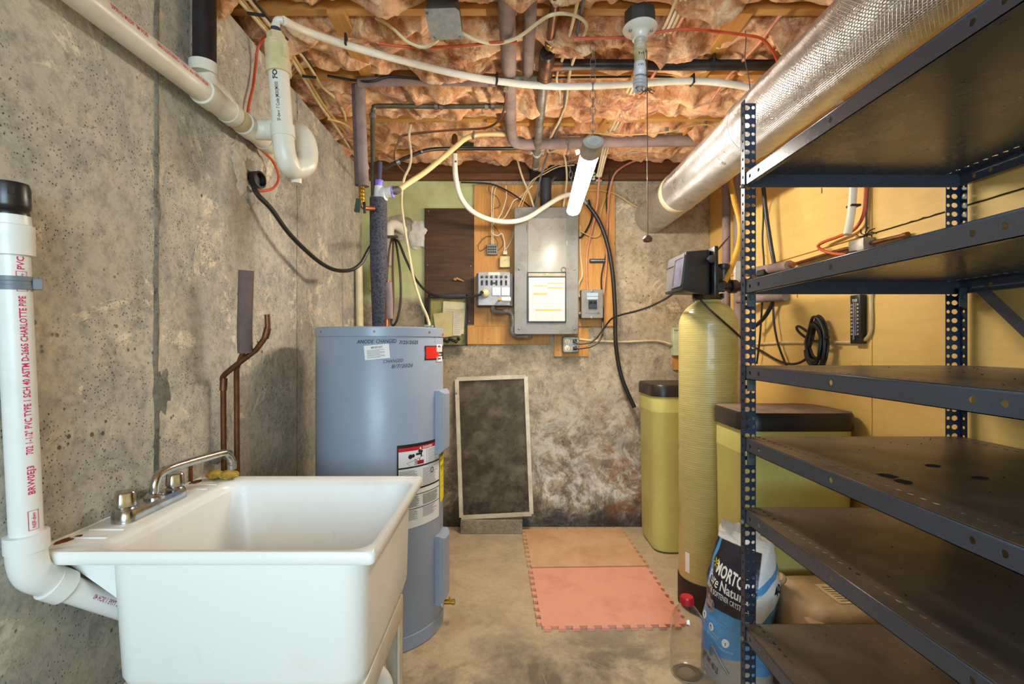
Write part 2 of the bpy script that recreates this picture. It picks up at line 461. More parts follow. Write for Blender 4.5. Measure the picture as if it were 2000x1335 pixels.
M_WHITE = flat('white_print', (232, 230, 226)); M_REDL = flat('red_print', (214, 26, 22)); M_YELL = flat('yellow_print', (236, 216, 22))

# ================================================================== the setting
XL, XR, YB, YF = -0.91, 1.27, 3.08, -2.6
JZ, DECK = 2.27, 2.50            # joist undersides, subfloor
bm = B(); box(bm, (XL-.2, YF-.2, -.15), (XR+.2, YB+.2, 0)); struct('floor', bm, M_FLOOR)
bm = B(); box(bm, (XL-.2, YF, 0), (XL, YB+.2, 2.23)); wall_left = struct('wall_left', bm, M_LEFT)
bm = B(); box(bm, (XL, YB, 0), (XR, YB+.2, 2.165)); wall_back = struct('wall_back', bm, M_BACK)
bm = B(); box(bm, (XR+.012, YF, 0), (XR+.2, YB+.2, 2.27)); wall_right = struct('wall_right', bm, M_YEL)
bm = B(); box(bm, (XL-.2, YF-.2, 0), (XR+.2, YF, 2.5)); struct('wall_front', bm, M_CEM)
bm = B(); box(bm, (XL-.2, YF-.2, DECK), (XR+.2, YB+.2, DECK+.02)); ceiling = struct('ceiling', bm, M_JOIST)
# plywood sheets of the yellow wall, joints at Y = 1.71 and 0.49, z = 1.53
for y0, y1 in ((1.712, 3.078), (.49, 1.708), (-.73, .486), (YF, -.734)):
    for z0, z1 in ((.01, 1.528), (1.532, 2.265)):
        bm = B(); box(bm, (XR, y0, z0), (XR+.012, y1, z1), .0012, 1); struct('panel', bm, M_YEL, wall_right)
def ribbon(z0, z1, y, hw, th, n, seed):
    bm = B(); rows = []
    for i in range(n+1):
        z = z0+(z1-z0)*i/n
        c = y+.006*noise.noise((seed, 0, z*5))+.003*noise.noise((seed, 3, z*23))
        a = hw*(.75+.5*noise.noise((seed, 9, z*9))+.3*noise.noise((seed, 5, z*40)))
        if a < hw*.15: a = hw*.15
        t = th*(.8+.7*noise.noise((seed, 2, z*30)))
        rows.append([bm.verts.new((XL-.004, c-a, z)), bm.verts.new((XL+t*.5, c-a*.8, z)), bm.verts.new((XL+t, c, z)), bm.verts.new((XL+t*.5, c+a*.8, z)), bm.verts.new((XL-.004, c+a, z))])
    for r, s in zip(rows, rows[1:]):
        for k in range(4): bm.faces.new((r[k], r[k+1], s[k+1], s[k]))
    return bm
M_SEAM = concrete('seam_mortar', (140, 140, 132), (84, 86, 82), (160, 154, 138), .9, .66, 2.2)
M_CRACK = flat('hairline_shadow', (74, 66, 54), .9)
struct('mortar_seam', ribbon(.0, 2.23, 1.275, .0125, .006, 200, 1.0), M_SEAM, wall_left)
struct('mortar_seam', ribbon(.0, 2.23, 2.13, .0022, .0012, 160, 4.0), M_CRACK, wall_left)
struct('form_ridge', ribbon(.3, 1.62, 2.72, .003, .002, 80, 6.0), M_SEAM, wall_left)
def lump(bm, c, rx, ry, rz, seed=0.0, amp=.35, sub=3, f=9):
    r = bmesh.ops.create_icosphere(bm, subdivisions=sub, radius=1)
    for v in r['verts']:
        d = v.co.normalized(); k = 1+amp*noise.noise(d*2+Vector((seed, seed, 0)))+amp*.4*noise.noise(d*f+Vector((0, seed, 0)))
        v.co = Vector((c[0]+d.x*rx*k, c[1]+d.y*ry*k, c[2]+d.z*rz*k))
bm = B(); lump(bm, (XL-.004, 1.295, 1.02), .008, .034, .070, 3.0, .4, 4); struct('mortar_patch', bm, M_SEAM, wall_left)
# chipped mortar round the cable sleeve
sl = Xp(488, 345, XL)
bm = B()
for k in range(11):
    a = 2*pi*k/11; lump(bm, (XL-.006, sl.y+.075*cos(a)*(1+.2*sin(3*a)), sl.z+.02+.085*sin(a)), .014, .046, .046, k*1.7, .3, 4)
struct('chipped_mortar', bm, M_CEM, wall_left)
# joists, across the room 16 inches apart
JY = [-1.96, -1.55, -1.15, -.74, -.33, .07, .47, .85, 1.26, 1.665, 2.07, 2.475, 2.88]
for y in JY:
    bm = B(); box(bm, (XL-.12, y-.019, JZ), (XR+.1, y+.019, DECK), .002, 1); struct('joist', bm, M_JOIST, ceiling)
bm = B(); box(bm, (XL-.1, YB+.005, 2.205), (XR+.1, YB+.043, DECK)); struct('rim_joist', bm, M_RIM, ceiling)
bm = B(); box(bm, (XL-.15, YB-.03, 2.167), (XR+.05, YB+.13, 2.205), .002, 1); struct('sill_plate', bm, M_RIM, ceiling)
bm = B(); box(bm, (XL-.15, YF, 2.232), (XL-.03, YB-.03, 2.268), .002, 1); struct('sill_plate', bm, M_RIM, ceiling)
# bridging straps nailed under the joists
for xa, xb in ((-.602, -.542), (.760, .824)):
    bm = B(); box(bm, (xa, 1.64, JZ-.0205), (xb, 2.10, JZ-.0005), .0015, 1); struct('bridging_strap', bm, M_STRAP, ceiling)
bm = B(); beam(bm, (-.10, 2.47, JZ-.012), (.34, 2.47, JZ-.012), .035, .02); struct('nailing_strip', bm, M_STRAP, ceiling)
bm = B(); beam(bm, (.62, 1.24, JZ-.011), (.46, 2.86, JZ-.011), .045, .019); struct('running_board', bm, M_STRAP, ceiling)
# glass wool batts sagging in the joist bays
BL = ['foremost pink fibreglass batt in the ceiling, above the photographer', 'pink fibreglass batt sagging behind the steel junction box',
      'pink fibreglass batt in the bay above the black drain pipe', 'brightly lit pink fibreglass batt between the hose and the thin copper pipe',
      'pink fibreglass batt in the bay just above the tube light', 'narrow hindmost pink fibreglass batt above the breaker panel']
def batt(y0, y1, seed, nx, label, low=2.262, amp=1.0):
    bm = B(); ny = max(4, int(nx*(y1-y0)/2.25)); rows = []
    for j in range(ny+1):
        r = []
        for i in range(nx+1):
            x = XL-.08+(XR-XL+.1)*i/nx; t = j/ny; y = y0+(y1-y0)*t
            p = Vector((x*1.0, y, seed))
            e = min(1, min(t, 1-t)*7)
            wv = Vector((noise.noise(p*7), noise.noise(p*7+Vector((5, 0, 0))), 0))*.05
            a = noise.noise(p*5)*.032+noise.noise((p+wv)*11+Vector((3, 1, 0)))*.030
            rg = 1-abs(noise.noise(Vector(((x+wv.x*2)*7, (y+wv.y*2)*15, seed+5))))*2
            b = rg*.016+noise.noise((p+wv)*24)*.010+noise.noise((p+wv*1.5)*55)*.0028
            clump = max(0, noise.noise(Vector((x*5+7, y*9, seed)))-.10)*.085
            z = low+.022-.016*e+(a-b-clump)*amp*(0.35+.65*e)+(1-e)*.02
            dx = .030*noise.noise(p*12+Vector((9, 0, 0)))+.006*noise.noise(p*30+Vector((9, 0, 0))); dy = (.034*noise.noise(p*12+Vector((0, 9, 0)))+.007*noise.noise(p*30+Vector((0, 9, 0))))*e
            r.append(bm.verts.new((x+dx, y+dy, min(z, 2.34))))
        rows.append(r)
    for r, s in zip(rows, rows[1:]):
        for i in range(nx): bm.faces.new((r[i], r[i+1], s[i+1], s[i]))
    # the top of the batt lies against the subfloor
    bnd = [rows[0][i] for i in range(nx+1)]+[rows[j][nx] for j in range(1, ny+1)]+[rows[ny][i] for i in range(nx-1, -1, -1)]+[rows[j][0] for j in range(ny-1, 0, -1)]
    top = [bm.verts.new((v.co.x, v.co.y, 2.49)) for v in bnd]; n = len(bnd)
    for k in range(n): bm.faces.new((bnd[k], bnd[(k+1) % n], top[(k+1) % n], top[k]))
    bm.faces.new(top)
    solo('insulation_batt', bm, M_WOOL, label, 'insulation', 'fibreglass batts between the joists', sharp=180)
ys = [1.26, 1.665, 2.07, 2.475, 2.88, YB]
for k in range(5): batt(ys[k]+.021, ys[k+1]-.021, 11.3+k*4.1, 300, BL[k+1], 2.258 if k < 4 else 2.27, 1.25 if k < 4 else 1.0)
batt(.871, 1.239, 77.0, 90, BL[0])
for a, b in zip(JY[:7], JY[1:8]):
    bm = B(); box(bm, (XL-.08, a+.022, 2.25), (XR, b-.022, 2.49), .02, 2); struct('ceiling_wool', bm, M_WOOL, ceiling)

# ================================================================== boards on the back wall
def bx(px): return (px-CX)*YB/F
def bz(py): return EYE-(py-CY)*YB/F
def board(name, x0, y0, x1, y1, d, th, m, label, nails=()):
    bm = B(); box(bm, (bx(x0), YB-d-th, bz(y1)), (bx(x1), YB-d, bz(y0)), .0015, 1)
    o = solo(name, bm, m, label, 'board')
    for px, py in nails:
        bm = B(); lathe(bm, [(.0, 0), (.0042, .0002), (.0034, .0016), (0, .002)], (bx(px), YB-d-th, bz(py)), (0, -1, 0), 10, False)
        part('nail', bm, M_STEEL, o)
    return o
board('plywood_backboard', 926, 362, 1200, 637, 0, .018, M_PLY, 'orange varnished plywood backboard that carries the breaker panel', ((932, 480), (1190, 630), (1195, 372), (1138, 500)))
board('stained_plywood', 830, 408, 926.5, 632, .0, .020, M_PLYD, 'dark brown stained plywood square left of the breaker panel', ((838, 414), (918, 417), (836, 518), (920, 520), (917, 627)))
board('plywood_strip', 913, 635, 1073, 672, .0, .016, M_PLY, 'orange plywood strip low under the transfer switch', ((955, 661), (1048, 652)))
board('outlet_board', 1082, 640, 1149, 696, .0, .015, M_PLY, 'small orange plywood piece behind the four-way outlet box', ((1140, 652), (1090, 684)))
bm = B(); box(bm, (XL+.06, YB-.05, bz(570)), (XL+.125, YB, bz(517)), .002, 1); solo('wood_block', bm, M_STRAP, 'small pale wood block in the left corner behind the black foam pipe', 'block')
# white plaster plug and the broken hole beside it
bm = B(); lump(bm, (bx(779), YB-.004, bz(447)), .10, .010, .085, 3.3, .25); struct('hole_mortar', bm, M_CEM, wall_back)
bm = B(); lump(bm, (bx(821), YB-.006, bz(458)), .085, .016, .080, 8.3, .35, 4, 5); struct('plaster_patch', bm, mat('white_plaster', (222, 216, 206), .85, col2=(196, 188, 172), scale=30, bump=.4), wall_back)

# ================================================================== laundry tub
TX0, TX1, TY0, TY1, TZ = -.905, -.252, .934, 1.477, .752
M_TUB = mat('white_tub_plastic', (240, 240, 236), .30, col2=(230, 223, 206), scale=4, lohi=(.56, .8), coat=.1)
M_TUBL = mat('cream_tub_legs', (214, 206, 190), .4, col2=(192, 180, 158), scale=8)
tub = thing('laundry_tub', 'white plastic laundry tub with faucet deck against the left concrete wall', 'sink', (-.58, 1.2, 0))
bm = B()
K = 6
rings = [rrect(-.765, .972, -.290, 1.34, .05, .466, K), rrect(-.770, .966, -.285, 1.375, .05, .470, K), rrect(-.775, .957, -.282, 1.432, .05, .492, K),
         rrect(-.786, .950, -.277, 1.440, .05, .727, K), rrect(TX0+.003, TY0+.003, TX1-.003, TY1-.003, .008, .7272, K), rrect(TX0, TY0, TX1, TY1, .010, .731, K),
         rrect(TX0, TY0, TX1, TY1, .010, .746, K), rrect(TX0+.004, TY0+.004, TX1-.004, TY1-.004, .010, TZ, K), rrect(-.812, .949, -.263, 1.434, .045, TZ, K),
         rrect(-.803, .956, -.270, 1.427, .045, TZ-.004, K), rrect(-.797, .962, -.275, 1.421, .05, .735, K), rrect(-.770, .975, -.290, 1.405, .06, .52, K), rrect(-.755, .99, -.305, 1.38, .06, .492, K)]
loft(bm, rings); part('basin', bm, M_TUB, tub, sharp=50)
bm = B()   # raised ledges on the faucet deck
for y in (1.005, 1.05, 1.34, 1.385): box(bm, (-.893, y-.0022, TZ-.001), (-.818, y+.0022, TZ+.0022), .001, 1)
part('deck_ridge', bm, M_TUB, tub)
bm = B(); box(bm, (XL+.001, TY0+.03, TZ-.012), (XL+.006, TY1-.02, TZ+.003), .001, 1); part('back_ledge', bm, M_TUB, tub)
bm = B(); prism(bm, [(-.905, 0, .727), (-.786, 0, .727), (-.782, 0, .640)], (0, .012, 0)); bmesh.ops.translate(bm, vec=(0, .985, 0), verts=bm.verts); part('gusset', bm, M_TUB, tub)
bm = B(); box(bm, (-.775, .975, .402), (-.284, 1.350, .466), .006, 2); part('skirt', bm, M_TUBL, tub)
for x, y, sx, sy in ((-.285, 1.348, -1, -1), (-.77, 1.348, 1, -1), (-.285, .98, -1, 1), (-.77, .98, 1, 1)):
    bm = B(); box(bm, (x, y, 0), (x+sx*.006, y+sy*.045, .41), .001, 1); box(bm, (x, y, 0), (x+sx*.045, y+sy*.006, .41), .001, 1)
    part('leg', bm, M_TUBL, tub)
bm = B(); tube(bm, spline([(-.42, 1.17, .47), (-.42, 1.17, .42), (-.36, 1.2, .36), (-.315, 1.235, .31), (-.305, 1.245, .22), (-.305, 1.245, .0)]), .021, 14); part('drain_pipe', bm, M_PVCW, tub)
# rust on the deck
M_RUST = mat('rust_stain', (120, 62, 28), .8, col2=(84, 44, 22), scale=40)
for q_, r_ in (((-.893, .992), .012), ((-.885, 1.012), .007), ((-.893, 1.412), .013)):
    bm = B(); lump(bm, (q_[0], q_[1], TZ), r_, r_*1.7, .0012, q_[1]*9, .5, 2); part('rust_spot', bm, M_RUST, tub)

# faucet on the deck: body, two lever caps, swung spout
fc = thing('faucet', 'worn chrome faucet with two knobs and swung spout on the tub deck', 'faucet', (-.855, 1.19, TZ))
fa, fb = Vector((-.858, 1.105, TZ)), Vector((-.852, 1.262, TZ))
bm = B(); loft(bm, [rrect(-.026, -.105, .026, .105, .022, TZ+.0005, 5), rrect(-.026, -.105, .026, .105, .022, TZ+.016, 5), rrect(-.022, -.100, .022, .100, .02, TZ+.026, 5)])
bmesh.ops.translate(bm, vec=(-.855, 1.183, 0), verts=bm.verts); part('body', bm, M_CHROME, fc)
for p in (fa, fb):
    bm = B(); lathe(bm, [(.024, 0), (.024, .012), (.019, .020), (.015, .026), (.012, .028)], p+Vector((0, 0, .010)), seg=24); part('escutcheon', bm, M_CHROME, fc)
    bm = B(); prof = []
    ring0 = []
    for z, s in ((.030, .80), (.034, 1.0), (.062, .95), (.066, .8)):
        ring0.append([p+Vector((cos(2*pi*k/24)*.021*s*(1+.10*cos(4*2*pi*k/24)), sin(2*pi*k/24)*.021*s*(1+.10*cos(4*2*pi*k/24)), z)) for k in range(24)])
    loft(bm, ring0); part('knob', bm, M_CHROME, fc)
sb = P(312, 968, 1.185); sb = Vector((-.850, 1.185, TZ+.024))
bm = B(); lathe(bm, [(.022, 0), (.022, .006), (.017, .012), (.013, .014)], sb, seg=24); part('spout_base', bm, M_CHROME, fc)
bm = B(); tube(bm, spline([sb+Vector((0, 0, .005)), sb+Vector((0, .002, .034)), sb+Vector((.002, .018, .055)), sb+Vector((.014, .062, .063)), sb+Vector((.047, .186, .065)), sb+Vector((.054, .212, .060)), sb+Vector((.058, .226, .044)), sb+Vector((.059, .230, .028))], 7), .0105, 16)
part('spout', bm, M_CHROME, fc)
bm = B(); lathe(bm, [(.0125, 0), (.0125, .012), (.0115, .013), (.0125, .014), (.0125, .020), (.010, .021)], sb+Vector((.059, .230, .012)), seg=20); part('aerator', bm, M_STEEL, fc)

M_SPONGE = mat('yellow_sponge', (196, 160, 72), .9, col2=(150, 112, 44), scale=60, bump=.5, bscale=220, spec=.1)
for px, py, sx, lab in ((421, 930, .026, 'dried yellow sponge scrap lying against the wall behind the faucet tip'), (448, 930, .028, 'curled yellow sponge scrap on the tub rim right of the other sponge')):
    c = P(px, py, 1.44); bm = B(); lump(bm, (c.x, c.y, TZ+.0135), sx, .02, .0125, px*.3, .25)
    solo('sponge', bm, M_SPONGE, lab, 'sponge')
bm = B(); tube(bm, spline([P(452, 922, 1.45)+Vector((cos(a)*.008, 0, sin(a)*.004)) for a in [i*pi/5 for i in range(10)]], 3, True), .0012, 6, closed=True)
solo('rubber_ring', bm, M_BLKC, 'tiny dark ring lying on the right-hand sponge', 'ring')
bm = B(); box(bm, (XL+.001, 1.405, TZ-.005), (XL+.006, 1.416, TZ+.055), .001, 1); solo('rusty_strap', bm, M_RUST, 'short rusty metal strap standing at the wall behind the sponges', 'strap')

# red-orange bottle under the tub
bt = thing('plastic_bottle', 'red-orange plastic bottle standing under the laundry tub', 'bottle', (-.325, 1.11, 0))
bm = B(); lathe(bm, [(.045, 0), (.05, .01), (.05, .24), (.044, .275), (.030, .31), (.016, .325)], (-.327, 1.13, 0), seg=28); part('body', bm, mat('red_orange_plastic', (214, 66, 40), .4), bt)
bm = B(); lathe(bm, [(.012, 0), (.011, .02), (.006, .035)], (-.327, 1.13, .325), seg=16); part('nozzle', bm, M_DGREY, bt, 'dark grey nozzle')

# ================================================================== drain standpipe with air valve, against the wall by the tub
sp = thing('drain_standpipe', 'white PVC standpipe with black air valve against the wall beside the tub', 'pipe', (-.884, .9, .68))
A, Bt = Vector((-.884, .905, .785)), Vector((-.884, .876, 1.365))
bm = B(); cyl(bm, A, Bt, .0241, 28); pipe_ = part('pipe', bm, M_PVCW, sp)
ax = (Bt-A).normalized()
bm = B(); lathe(bm, [(.0243, -.058), (.031, -.058), (.031, -.028), (.0315, -.026), (.0315, -.006), (.028, -.004), (.027, .012), (.024, .013)], Bt, ax, 28); part('collar', bm, M_PVCW, sp)
bm = B(); lathe(bm, [(.026, .012), (.026, .018), (.0245, .02), (.0275, .024), (.0285, .030), (.0285, .062), (.0265, .069), (.015, .071)], Bt, ax, 32)
valve = part('air_valve', bm, M_ABS, sp, 'glossy black air admittance valve')
bm = B()
for k in range(6):
    a = radians(20+60*k); d = Vector((cos(a), sin(a), 0)); obox(bm, Bt+ax*.052+d*.0282, (.002, .009, .014), (0, 0, a), .0005, 1)
part('vent_slot', bm, M_RUB, valve)
cl = A+(Bt-A)*.815
bm = B(); lathe(bm, [(.0242, -.012), (.0262, -.012), (.0262, -.004), (.0252, -.003), (.0252, .003), (.0262, .004), (.0262, .012), (.0242, .012)], cl, ax, 28)
right = Vector((.714, .700, 0)); tocam = Vector((.700, -.714, 0))
obox(bm, cl+right*.031+tocam*.004, (.014, .014, .020), (0, 0, radians(45)), .001, 1)
part('pipe_clamp', bm, mat('blue_grey_plastic', (118, 128, 138), .45), sp, 'blue-grey plastic clamp')
E1 = A+Vector((0, 0, -.002)); E2 = Vector((-.869, .952, .682)); E3 = Vector((-.815, 1.075, .565))
bm = B(); pts = spline([E1+Vector((0, 0, .012)), E1+Vector((0, .001, -.03)), E1+Vector((.003, .010, -.062)), (E1+E2)/2+Vector((.002, .012, -.036)), E2], 6)
tube(bm, pts, .0295, 24)
lathe(bm, [(.024, -.014), (.0325, -.012), (.0325, .018), (.024, .019)], E1+Vector((0, 0, .0)), ax, 28)
da = (E3-E2).normalized(); lathe(bm, [(.024, -.020), (.0315, -.018), (.0315, .014), (.024, .015)], E2, da, 28)
part('elbow', bm, M_PVCW, sp)
bm = B(); cyl(bm, E2-da*.02, E3, .0241, 24); arm_ = part('drain_arm', bm, M_PVCW, sp)
def pipe_fn(o, d, r, out, right_, turn=0.0, lift=.0005, flip=1):
    """u along the pipe, v around it; 'turn' radians from 'out' towards 'right_'"""
    o, d = Vector(o), Vector(d).normalized()
    out = (Vector(out)-d*Vector(out).dot(d)).normalized(); r2_ = d.cross(out); right_ = r2_ if r2_.dot(Vector(right_)) > 0 else -r2_
    def fn(u, v):
        a = turn-flip*v/r
        return o+d*u*flip+(Vector(out)*cos(a)+Vector(right_)*sin(a))*(r+lift)
    return fn
L = (Bt-A).length
for s0, t_, w_ in ((.092, 'BRW0EJ3', .052), (.165, '702 1-1/2" PVC TYPE 1 SCH 40 ASTM D-2665 CHARLOTTE PIPE', .285), (.497, 'PVC 1120 PVC', .080)):
    bm = B(); fn = pipe_fn(A+ax*s0, ax, .0241, tocam, right, .62); text(bm, t_, .0145, fn, w_, .018); part('print', bm, M_RED, pipe_, 'pink-red pipe markings')
for s0 in (.026, .468):
    if s0 > .4: s0 = .458
    bm = B(); fn = pipe_fn(A+ax*s0, ax, .0241, tocam, right, .62); text(bm, 'NSF-dwv', .008, lambda u, v: fn(u+.004, v+.001), .028, .02)
    for (u0, v0, u1, v1) in ((0, -.004, .036, -.003), (0, .011, .036, .012), (0, -.004, .0008, .012), (.0352, -.004, .036, .012)): patch(bm, fn, u0, v0, u1, v1, 2, 2)
    part('print', bm, M_RED, pipe_, 'pink-red boxed pipe mark')
bm = B(); o_ = Vector((.6, -.8, 0)); rr = da.cross(o_).normalized(); o_ = rr.cross(da).normalized()
fn = pipe_fn(E3-da*.012, da, .0241, o_, -rr if rr.z < 0 else rr, .25, flip=-1); text(bm, '702 1-1/2" PVC TYPE 1 SCH 40', .0125, fn, .105, .012)
part('print', bm, M_MAG, arm_, 'magenta pipe markings')

# ================================================================== drain line high along the left wall
dl = thing('drain_line', 'white PVC drain line with red print running along the left concrete wall', 'pipe', (-.855, 1.3, 1.82))
def ln(y): return Vector((-.855, y, 1.849+.028*(y-1.09)))
ld = (ln(2)-ln(1)).normalized()
bm = B(); cyl(bm, ln(.45), ln(1.40), .0302, 28); long_ = part('long_pipe', bm, M_PVC, dl)
def hub(bm, y0, y1, r): lathe(bm, [(.0305, 0), (r, .001), (r, y1-y0-.001), (.0305, y1-y0)], ln(y0), ld, 28)
bm = B(); hub(bm, 1.375, 1.43, .0365); hub(bm, 1.50, 1.535, .0365); cyl(bm, ln(1.43), ln(1.50), .034, 24)
up = Vector((-.868, 1.405, 0))
tube(bm, spline([ln(1.505), ln(1.465)+Vector((-.006, 0, .030)), Vector((-.866, 1.425, 1.90)), Vector((-.868, 1.408, 1.925))]), .033, 22)
lathe(bm, [(.030, 0), (.0375, .001), (.0375, .032), (.031, .034)], (-.868, 1.407, 1.918), (0, 0, 1), 28); part('wye', bm, M_PVC, dl)
bm = B(); cyl(bm, ln(1.53), ln(1.60), .0305, 24); hub(bm, 1.548, 1.575, .034); part('coupling', bm, M_PVCY, dl, 'yellowed coupling')
bm = B(); hub(bm, 1.59, 1.645, .0365); cyl(bm, ln(1.64), ln(1.73), .034, 24); hub(bm, 1.72, 1.77, .0365); cyl(bm, ln(1.77), ln(1.79), .028, 20)
tube(bm, spline([ln(1.62), ln(1.645)+Vector((.02, 0, 0)), ln(1.66)+Vector((.06, 0, .004))]), .033, 22); part('wye', bm, M_PVC, dl)
bm = B(); cyl(bm, (-.866, 1.408, 1.935), (-.866, 1.408, 2.44), .0302, 24); part('riser', bm, M_ABS, dl, 'black ABS riser')
s_ = Vector((1, 0, 0)); t_ = Vector((0, 0, 1))
for y, tx, w_ in ((1.36, 'ASTM D-2665  PVC TYPE 1  CHARLOTTE PIPE', .20), (1.13, 'SCH 40  ASTM D-2665', .105), (1.0, 'NSF-dwv', .05), (.93, '2" PVC', .05)):
    bm = B(); fn = pipe_fn(ln(y), -ld, .0302, s_, t_, .42, flip=1); text(bm, tx, .015, fn, w_, .015); part('print', bm, M_RED, long_, 'faded red pipe markings')

# trap with its standpipe, hanging near the wall
tp = thing('drain_trap', 'white PVC standpipe and U-shaped trap hung in front of the left wall', 'pipe', (-.69, 1.5, 1.64))
S1, S2 = P(543, 128, 1.5), P(553, 262, 1.5)
sd = (S1-S2).normalized()
bm = B(); cyl(bm, S2, S1, .0302, 26); spipe = part('pipe', bm, M_PVC, tp)
U = [S2+sd*.01, S2-sd*.05, S2-sd*.085+Vector((.004, .012, 0)), P(574, 330, 1.545), P(597, 322, 1.585), P(601, 295, 1.61), P(593, 268, 1.625), P(572, 252, 1.64), P(545, 248, 1.65), ln(1.655)+Vector((.055, 0, .0))]
bm = B(); tube(bm, spline(U, 8), .0318, 24)
lathe(bm, [(.030, 0), (.0345, .001), (.0345, .038), (.031, .039)], S2-sd*.012, sd, 26)
lathe(bm, [(.030, 0), (.0345, .001), (.0345, .04), (.031, .041)], P(600, 302, 1.605), (P(593, 268, 1.625)-P(600, 302, 1.605)), 26)
part('trap', bm, M_PVC, tp)
bm = B(); c_ = P(579, 345, 1.56); lathe(bm, [(.016, 0), (.016, .026), (.012, .028)], c_-Vector((0, 0, .022)), seg=20); part('drain_plug', bm, M_PVC, tp)
bm = B(); lathe(bm, [(.0305, -.028), (.0372, -.027), (.0372, .012), (.0345, .014), (.0345, .060), (.0325, .062), (.0325, .070), (.020, .072)], S1, sd, 26)
lathe(bm, [(.026, .070), (.026, .096), (.015, .098)], S1, sd, 6, True)
obox(bm, S1+sd*.036+Vector((.030, -.012, 0)), (.012, .02, .04), (0, 0, .3), .002, 1); part('adapter', bm, M_PVCY, tp, 'yellowed threaded adapter')
bm = B(); tt = S1+sd*.098; tube(bm, spline([tt, tt+Vector((0, 0, .026)), tt+Vector((.006, 0, .040)), tt+Vector((.022, .004, .042))], 5), [.013]*6+[.011]*10, 14); part('hose_elbow', bm, M_PVC, tp)
bm = B(); lathe(bm, [(.0142, 0), (.0142, .012)], tt+Vector((0, 0, .004)), seg=18); part('hose_clamp', bm, M_DGREY, tp)
bm = B(); sr = Vector((1, 0, 0)); so = Vector((.36, -.93, 0)).normalized()
fn = pipe_fn(S2+sd*.02, sd, .0302, so, sr, -.1); text(bm, 'NSF-dw-v  7 Code JM30/JM30S', .014, fn, .125, .008); part('print', bm, M_INK, spipe, 'black pipe markings'); bm = B(); fn2 = pipe_fn(S2+sd*.155, sd, .0302, so, sr, -.1); text(bm, 'FOR', .02, fn2, .042, .03)
part('print', bm, M_INK, spipe, 'black pipe markings')
EL = tt+Vector((.022, .004, .042))

# milky hose crossing under the joists, from that trap to the far end of the duct
hz = [EL, P(600, 62, 1.62), P(690, 92, 1.72), P(800, 122, 1.84), P(900, 146, 1.90), P(985, 160, 1.95), P(1070, 168, 1.98), P(1160, 168, 1.98), P(1250, 163, 1.97), P(1340, 158, 1.97), P(1410, 162, 1.96), P(1480, 176, 1.95), P(1560, 210, 1.92), Vector((1.215, 1.80, 2.03)), Vector((1.225, 1.735, 1.85)), P(1664, 400, 1.745), P(1655, 458, 1.74)]
hs = thing('drain_hose', 'long milky plastic hose slung across under the joists from the trap', 'hose', hz[0])
bm = B(); tube(bm, spline(hz, 8), .0132, 14); part('hose', bm, M_PEX, hs)
for px, py, Y in ((676, 82, 1.70), (970, 156, 1.935), (1352, 158, 1.97)):
    c = P(px, py, Y); bm = B(); obox(bm, c+Vector((0, 0, .004)), (.008, .034, .040), (0, 0, .15), .002, 1); part('hose_clip', bm, M_RUB, hs, 'black clip')
bm = B(); obox(bm, P(1667, 402, 1.745), (.034, .034, .008), (0, 0, 0), .002, 1); part('hose_clip', bm, M_RUB, hs, 'black clip')

# ================================================================== cut copper supply pipes by the tub
cp = thing('copper_supply_pipe', 'brown copper pipe beside the tub with a bent branch to the upper right', 'pipe', (-.87, 1.53, .3), 'capped copper supply pipes')
pA = [Vector((-.880, 1.53, .3)), Vector((-.880, 1.53, .74)), P(437, 890, 1.52), P(436, 745, 1.52), P(440, 730, 1.515), P(500, 683, 1.51), P(520, 655, 1.505), P(523, 640, 1.505), P(522, 614, 1.505)]
bm = B(); tube(bm, pA[:4]+spline(pA[3:6], 4)[1:-1]+[pA[5]]+spline(pA[5:], 4)[1:], .0082, 12)
for a, b, r in ((P(436, 762, 1.52), P(437, 738, 1.52), .0105), (P(518, 660, 1.506), P(523, 640, 1.505), .0102)): cyl(bm, a, b, r, 12)
part('pipe', bm, M_COP, cp)
vv = P(418, 892, 1.53)
def stop_valve(parent, p):
    bm = B(); cyl(bm, p, p+Vector((-.035, 0, 0)), .007, 12); lathe(bm, [(.010, -.008), (.010, .010), (.006, .012)], p, (0, -1, 0), 14); part('valve', bm, M_STEEL, parent)
    bm = B(); lathe(bm, [(.015, .014), (.017, .017), (.015, .022), (.004, .023)], p, (0, -1, 0), 16); part('valve_handle', bm, M_STEEL, parent)
stop_valve(cp, P(428, 893, 1.51))
cq = thing('copper_supply_pipe', 'brown copper pipe beside the tub topped by a taupe foam sleeve', 'pipe', (-.83, 1.54, .3), 'capped copper supply pipes')
bm = B(); tube(bm, [Vector((-.848, 1.55, .3)), P(463, 900, 1.54), P(462, 720, 1.53), P(470, 700, 1.52), P(478, 680, 1.51), P(480, 640, 1.5)], .0082, 12); part('pipe', bm, M_COP, cq)
bm = B(); tube(bm, spline([P(479, 689, 1.502), P(478, 650, 1.5), P(479, 600, 1.498), P(481, 528, 1.49)], 5), .0215, 20); part('foam_sleeve', bm, M_FOAMD, cq, 'dark taupe foam sleeve')
stop_valve(cq, P(446, 885, 1.535))

